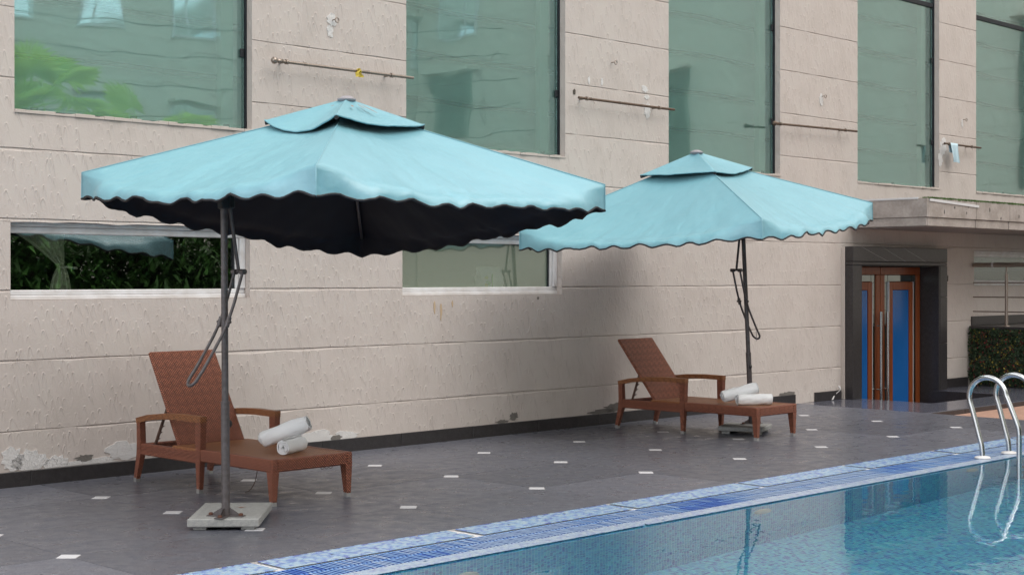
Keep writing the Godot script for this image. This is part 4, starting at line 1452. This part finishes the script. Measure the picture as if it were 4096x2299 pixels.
# ------------------------------------------------------------------ right side: hedge wall, terrace, railing
func build_terrace() -> void:
	var ter := thing("terrace", "raised terrace with dark granite edge behind the leafy wall", "terrace")
	boxm("terrace_body", Vector3(19.07, -0.1, 0.02), Vector3(24.0, 0.79, 8.0), M.plaster, ter, 0.0)
	boxm("edge_slab", Vector3(18.96, 0.793, 0.02), Vector3(24.0, 0.83, 8.0), M.granite, ter, 0.004)
	var hedge := thing("green_wall", "dense wall of small dark green, red and yellow leaves at right edge", "hedge")
	boxm("backing", Vector3(19.01, 0.0, 0.03), Vector3(19.065, 0.79, 8.0), M.black, hedge, 0.0)
	var lf := begin()
	for k in 2:
		var s := 1.0 if k == 0 else -1.0
		tri(lf, Vector3(0, 0, 0), Vector3(0.011 * s, 0.014, 0.004), Vector3(0, 0.03, 0), Vector3.BACK)
	lf.generate_normals()
	var mm := MultiMesh.new()
	mm.transform_format = MultiMesh.TRANSFORM_3D
	mm.use_colors = true
	mm.mesh = lf.commit()
	var n := 26000
	mm.instance_count = n
	var cl := FastNoiseLite.new()
	cl.seed = 6
	cl.frequency = 9.0
	for k in n:
		var z := rng.randf_range(0.02, 4.2)
		var y := rng.randf_range(0.02, 0.79)
		var bulge := 0.5 + 0.5 * cl.get_noise_2d(z, y)
		var x := 19.01 - 0.055 * bulge - rng.randf() * 0.03 + (0.03 if y < 0.08 else 0.0)
		var b := Basis(Vector3.UP, -PI / 2 + jit(1.1)) * Basis(Vector3.BACK, rng.randf() * TAU) * Basis(Vector3.RIGHT, jit(0.8))
		mm.set_instance_transform(k, Transform3D(b.scaled(Vector3.ONE * rng.randf_range(0.7, 1.3)), Vector3(x, y, z)))
		var pick := rng.randf() + 0.25 * cl.get_noise_2d(z * 0.6 + 9.0, y * 0.6)
		var c := Color(0.018, 0.040, 0.016) if pick < 0.66 else (Color(0.04, 0.075, 0.025) if pick < 0.86 else (Color(0.14, 0.02, 0.018) if pick < 0.955 else Color(0.26, 0.20, 0.03)))
		mm.set_instance_color(k, c * rng.randf_range(0.6, 1.4))
	var o := MultiMeshInstance3D.new()
	o.name = "leaves"
	o.multimesh = mm
	o.material_override = M.leaf
	hedge.add_child(o, true)
	stuff(o)
	var rail := thing("terrace_railing", "stainless steel railing with three thin bars on the terrace edge", "railing", Vector3(19.08, 0.83, 0.0))
	var hr := begin(true)
	tube(hr, [Vector3(0, 0.845, 0.02), Vector3(0, 0.845, 6.0)], 0.031, 16)
	obj("handrail", hr, M.dull_steel, rail)
	for y in [0.60, 0.40, 0.20]:
		var b := begin(true)
		tube(b, [Vector3(0, y, 0.02), Vector3(0, y, 6.0)], 0.009, 8)
		obj("bar", b, M.dull_steel, rail)
	for z in [0.51, 2.0, 3.5, 5.0]:
		var p := begin(true)
		tube(p, [Vector3(0, 0.0, z), Vector3(0, 0.72, z)], 0.022, 14)
		tube(p, [Vector3(0, 0.72, z), Vector3(0, 0.83, z)], 0.010, 8)
		lathe(p, Vector3(0, 0, z), [Vector2(0.05, 0.0), Vector2(0.05, 0.008), Vector2(0.024, 0.014)], 16)
		obj("post", p, M.dull_steel, rail)
	var cl2 := begin(true)
	tube(cl2, [Vector3(0, 0.845, 0.3), Vector3(0, 0.845, 0.325)], 0.036, 16)
	obj("tape_band", cl2, M.upvc, rail)

# ------------------------------------------------------------------ inside the rooms
func build_interior() -> void:
	# a sage curtain tied back behind the left low window
	var st := begin(true)
	var rows := []
	for j in 41:
		var t := j / 40.0
		var y := lerpf(1.86, 1.32, t)
		var row := PackedVector3Array()
		var knot := 0.52
		for i in 37:
			var u := i / 36.0
			var xl: float
			var xr: float
			if t < knot:
				var q := pow(t / knot, 0.8)
				xl = lerpf(4.98, 5.40, q)
				xr = lerpf(5.43, 5.445, q)
			else:
				var q := sqrt((t - knot) / (1.0 - knot))
				xl = lerpf(5.40, 5.31, q)
				xr = lerpf(5.445, 5.51, q)
			row.append(Vector3(lerpf(xl, xr, u), y, -0.21 + sin(u * 26.0) * 0.02 * clampf((xr - xl) * 6.0, 0.3, 1.0)))
		rows.append(row)
	grid(st, rows)
	var c := obj("tied_curtain", st, M.sage)
	tag(c, "sage green curtain tied back behind the low window at left", "curtain")
	var tie := begin(true)
	tube(tie, [Vector3(5.39, 1.577, -0.185), Vector3(5.455, 1.578, -0.183), Vector3(5.54, 1.572, -0.195)], 0.009, 8)
	obj("tie_band", tie, M.sage, c)
	# a crumpled sack behind the second low window
	var sack := begin(true)
	var f := FastNoiseLite.new()
	f.seed = 12
	f.frequency = 1.0
	rows = []
	for j in 19:
		var t := j / 18.0
		var y := lerpf(1.25, 1.60, t)
		var wd := 0.17 * (1.0 - 0.06 * t)
		var dp := 0.075 * (1.0 if t < 0.7 else lerpf(1.0, 0.15, (t - 0.7) / 0.3))
		var row := PackedVector3Array()
		for i in 40:
			var a := TAU * i / 40.0
			var g := 1.0 + 0.16 * f.get_noise_3d(cos(a) * 2.5, sin(a) * 2.5, t * 5.0)
			var sq := pow(absf(cos(a)), 0.5) * signf(cos(a))
			row.append(Vector3(9.98 + sq * wd * g, y + 0.012 * f.get_noise_2d(a, 3.0), -0.3 + sin(a) * dp * g))
		rows.append(row)
	grid(sack, rows, true)
	var s := obj("plastic_sack", sack, mat(lin(0.62, 0.70, 0.72), 0.45))
	tag(s, "crumpled pale sack with green and yellow print behind the second low window", "sack")
	for p in [[9.86, 1.50, 0.035, 0.02, "y"], [9.9, 1.44, 0.03, 0.025, "g"], [9.86, 1.42, 0.03, 0.03, "y"], [9.94, 1.47, 0.012, 0.09, "g"], [9.87, 1.46, 0.02, 0.012, "g"]]:
		var col := lin(0.55, 0.60, 0.05) if p[4] == "y" else lin(0.12, 0.45, 0.05)
		patch("print", Vector3(p[0], p[1], -0.212 + 0.001), p[2], p[3], mat(col, 0.5), s, 12)

# ------------------------------------------------------------------ what the glass and water reflect, behind and beside the camera
func build_surroundings() -> void:
	var b := thing("facing_building", "beige building across the courtyard, seen mirrored in the window glass", "building", Vector3(0, 0, 24.0))
	var x0 := -14.0
	var x1 := 32.0
	for k in 19:
		boxm("wall_course", Vector3(x0, k * 0.62 - 0.2, 0), Vector3(x1, k * 0.62 + 0.416, 0.3), M.plaster_far, b, 0.006)
	for r in 3:
		for k in 12:
			var x := 2.1 + k * 2.75
			var y := 4.6 + r * 3.3
			var w := group_part("window", b)
			boxm("frame", Vector3(x, y, -0.05), Vector3(x + 1.35, y + 1.55, 0.0), M.upvc, w)
			for q in [[x + 0.07, x + 0.42], [x + 0.5, x + 1.28]]:
				boxm("pane", Vector3(q[0], y + 0.07, -0.06), Vector3(q[1], y + 1.48, -0.051), M.sky_glass, w, 0.0)
			boxm("hood", Vector3(x - 0.1, y + 1.6, -0.35), Vector3(x + 1.45, y + 1.68, 0.0), M.plaster_far, w)
	var wing := thing("courtyard_wing", "beige wing closing the courtyard at right, mirrored in the right hand windows", "building", Vector3(30.0, 0, 0))
	for k in 19:
		boxm("wall_course", Vector3(0, k * 0.62 - 0.2, -2.0), Vector3(0.3, k * 0.62 + 0.416, 23.9), M.plaster_far, wing, 0.006)
	for q in [[21.2, 8.6, 1.7, 1.7, 0], [11.6, 8.7, 1.6, 1.7, 0], [5.2, 8.6, 1.6, 1.7, 0], [16.4, 8.6, 1.6, 1.7, 0], [21.4, 5.7, 1.8, 1.9, 1], [13.3, 4.4, 1.3, 2.4, 1], [2.4, 3.4, 2.0, 3.6, 1], [17.6, 5.4, 0.5, 2.2, 1]]:
		var z: float = q[0]
		var y: float = q[1]
		var w := group_part("window", wing)
		boxm("frame", Vector3(-0.05, y, z), Vector3(0.0, y + q[3], z + q[2]), M.upvc if q[4] == 0 else M.seam, w)
		for e in [[0.07, 0.32], [0.37, 0.95]]:
			boxm("pane", Vector3(-0.06, y + 0.07, z + e[0] * q[2]), Vector3(-0.051, y + q[3] - 0.07, z + e[1] * q[2]), M.sky_glass if q[4] == 0 else M.dark_glass, w, 0.0)
		boxm("hood", Vector3(-0.35, y + q[3] + 0.04, z - 0.1), Vector3(0.0, y + q[3] + 0.12, z + q[2] + 0.1), M.plaster_far, w)
	# palms and shrubs on the far side of the pool
	var palm_at := [[11.5, 12.6, 4.3, "fan palm across the pool, tallest of those mirrored in the leftmost window"], [14.2, 13.2, 3.75, "fan palm across the pool, low one mirrored at the window's middle"], [10.9, 13.4, 4.2, "fan palm across the pool, mirrored at the window's left edge"], [12.7, 14.0, 4.1, "shorter fan palm across the pool, behind the tall one"]]
	for p in palm_at:
		var o := thing("fan_palm", p[3], "palm", Vector3(p[0], 0, p[1]), 0.0, "palms across the pool")
		var tr := begin(true)
		tube(tr, [Vector3(0, -0.1, 0), Vector3(0.05, p[2] * 0.5, 0), Vector3(0, p[2], 0)], [0.16, 0.13, 0.12], 10)
		obj("trunk", tr, M.bark, o)
		for k in 11:
			var a := TAU * k / 11.0 * 2.0 + jit(0.3)
			var el := rng.randf_range(-0.5, 1.2)
			var d := Vector3(cos(a) * cos(el), sin(el), sin(a) * cos(el))
			var root := Vector3(0, p[2], 0)
			var hub := root + d * rng.randf_range(0.6, 1.0)
			var fr := begin()
			tube(fr, [root, hub], 0.012, 5)
			var side := d.cross(Vector3.UP).normalized()
			for q in 19:
				var s := (q / 18.0 - 0.5) * 3.2
				var dir := (d * cos(s) + side * sin(s)).normalized()
				var l := 0.75 * (0.65 + 0.35 * cos(s * 0.6))
				var tip := hub + dir * l + Vector3(0, -0.14 - absf(jit(0.1)), 0)
				var wv := dir.cross(d.cross(side)).normalized() * 0.022
				quad(fr, hub, hub + dir * l * 0.5 + wv, tip, hub + dir * l * 0.5 - wv, Vector3.UP)
			obj("frond", fr, M.palm, o)
	var leaf := begin()
	tri(leaf, Vector3(-0.045, 0, 0), Vector3(0.045, 0, 0), Vector3(0, 0.30, 0.05), Vector3.BACK)
	leaf.generate_normals()
	var lm := leaf.commit()
	var o := thing("bamboo_thicket", "dark thicket of bamboo across the pool, mirrored in the low left window", "thicket", Vector3(12.6, 0, 12.8))
	for q in 34:
		var stem := begin(true)
		var x := jit(4.6)
		tube(stem, [Vector3(x, -0.1, jit(0.4)), Vector3(x + jit(0.5), 2.4, jit(0.6))], 0.016, 5)
		obj("stem", stem, M.bark, o)
	var mm := MultiMesh.new()
	mm.transform_format = MultiMesh.TRANSFORM_3D
	mm.use_colors = true
	mm.mesh = lm
	mm.instance_count = 30000
	for q in 30000:
		var p := Vector3(jit(5.2), 0, jit(1.1))
		p.y = rng.randf_range(0.1, 2.6 + 0.5 * sin(p.x * 2.2) + 0.3 * sin(p.x * 5.1))
		mm.set_instance_transform(q, Transform3D(Basis(Vector3.UP, rng.randf() * TAU) * Basis(Vector3.RIGHT, rng.randf_range(0.4, 2.2)), p))
		mm.set_instance_color(q, Color(0.04, 0.095, 0.02) * rng.randf_range(0.4, 2.6))
	var f := MultiMeshInstance3D.new()
	f.name = "foliage"
	f.multimesh = mm
	f.material_override = M.leaf
	o.add_child(f, true)
	stuff(f)
	# overhead cables
	for k in 5:
		var st := begin(true)
		var pts := []
		for q in 25:
			var t := q / 24.0
			pts.append(Vector3(lerpf(2.0, 34.0, t), 5.2 + k * 0.75 + 1.2 * t - 1.4 * sin(PI * t), 19.0 + 0.3 * k))
		tube(st, pts, 0.014, 5)
		tag(obj("overhead_cable", st, M.black), "%s black overhead cable across the courtyard, mirrored in the windows" % ["lowest", "second lowest", "middle", "second highest", "highest"][k], "cable", "overhead cables")

# ------------------------------------------------------------------ scene
func _ready() -> void:
	rng.seed = 20240
	var cam := Camera3D.new()
	cam.name = "camera"
	cam.projection = Camera3D.PROJECTION_FRUSTUM
	cam.near = 0.1
	cam.far = 200.0
	cam.size = 0.1 * 2299.0 / 5900.0
	cam.frustum_offset = Vector2(0.0, -0.1 * 39.5 / 5900.0)
	cam.position = Vector3(0, 1.5, 10.0)
	cam.rotation.y = -PI / 4
	add_child(cam)
	cam.current = true
	var env := Environment.new()
	env.background_mode = Environment.BG_SKY
	var sky := Sky.new()
	var sm := ProceduralSkyMaterial.new()
	sm.sky_top_color = Color(0.95, 0.975, 1.0)
	sm.sky_horizon_color = Color(0.70, 0.705, 0.71)
	sm.sky_curve = 0.6
	sm.ground_bottom_color = Color(0.35, 0.34, 0.33)
	sm.ground_horizon_color = Color(0.6, 0.6, 0.6)
	sm.sun_angle_max = 0.0
	sky.sky_material = sm
	env.sky = sky
	env.tonemap_mode = Environment.TONE_MAPPER_LINEAR
	env.tonemap_exposure = 3.7
	env.sdfgi_enabled = true
	env.ssao_enabled = true
	env.ssil_enabled = true
	var we := WorldEnvironment.new()
	we.name = "world"
	we.environment = env
	add_child(we)
	var sun := DirectionalLight3D.new()
	sun.name = "sun"
	sun.light_energy = 0.24
	sun.light_color = Color(1.0, 0.985, 0.965)
	sun.light_angular_distance = 60.0
	sun.shadow_enabled = true
	sun.look_at_from_position(Vector3(0.15, 1.0, 0.55), Vector3.ZERO)
	add_child(sun)

	make_materials()
	M.plaster_far = mat(lin(0.58, 0.53, 0.46), 0.9)
	build_ground()
	build_hotel()
	build_terrace()
	build_surroundings()
	build_umbrellas()
	build_loungers()
	build_ladder()
	build_wall_fittings()
	build_interior()
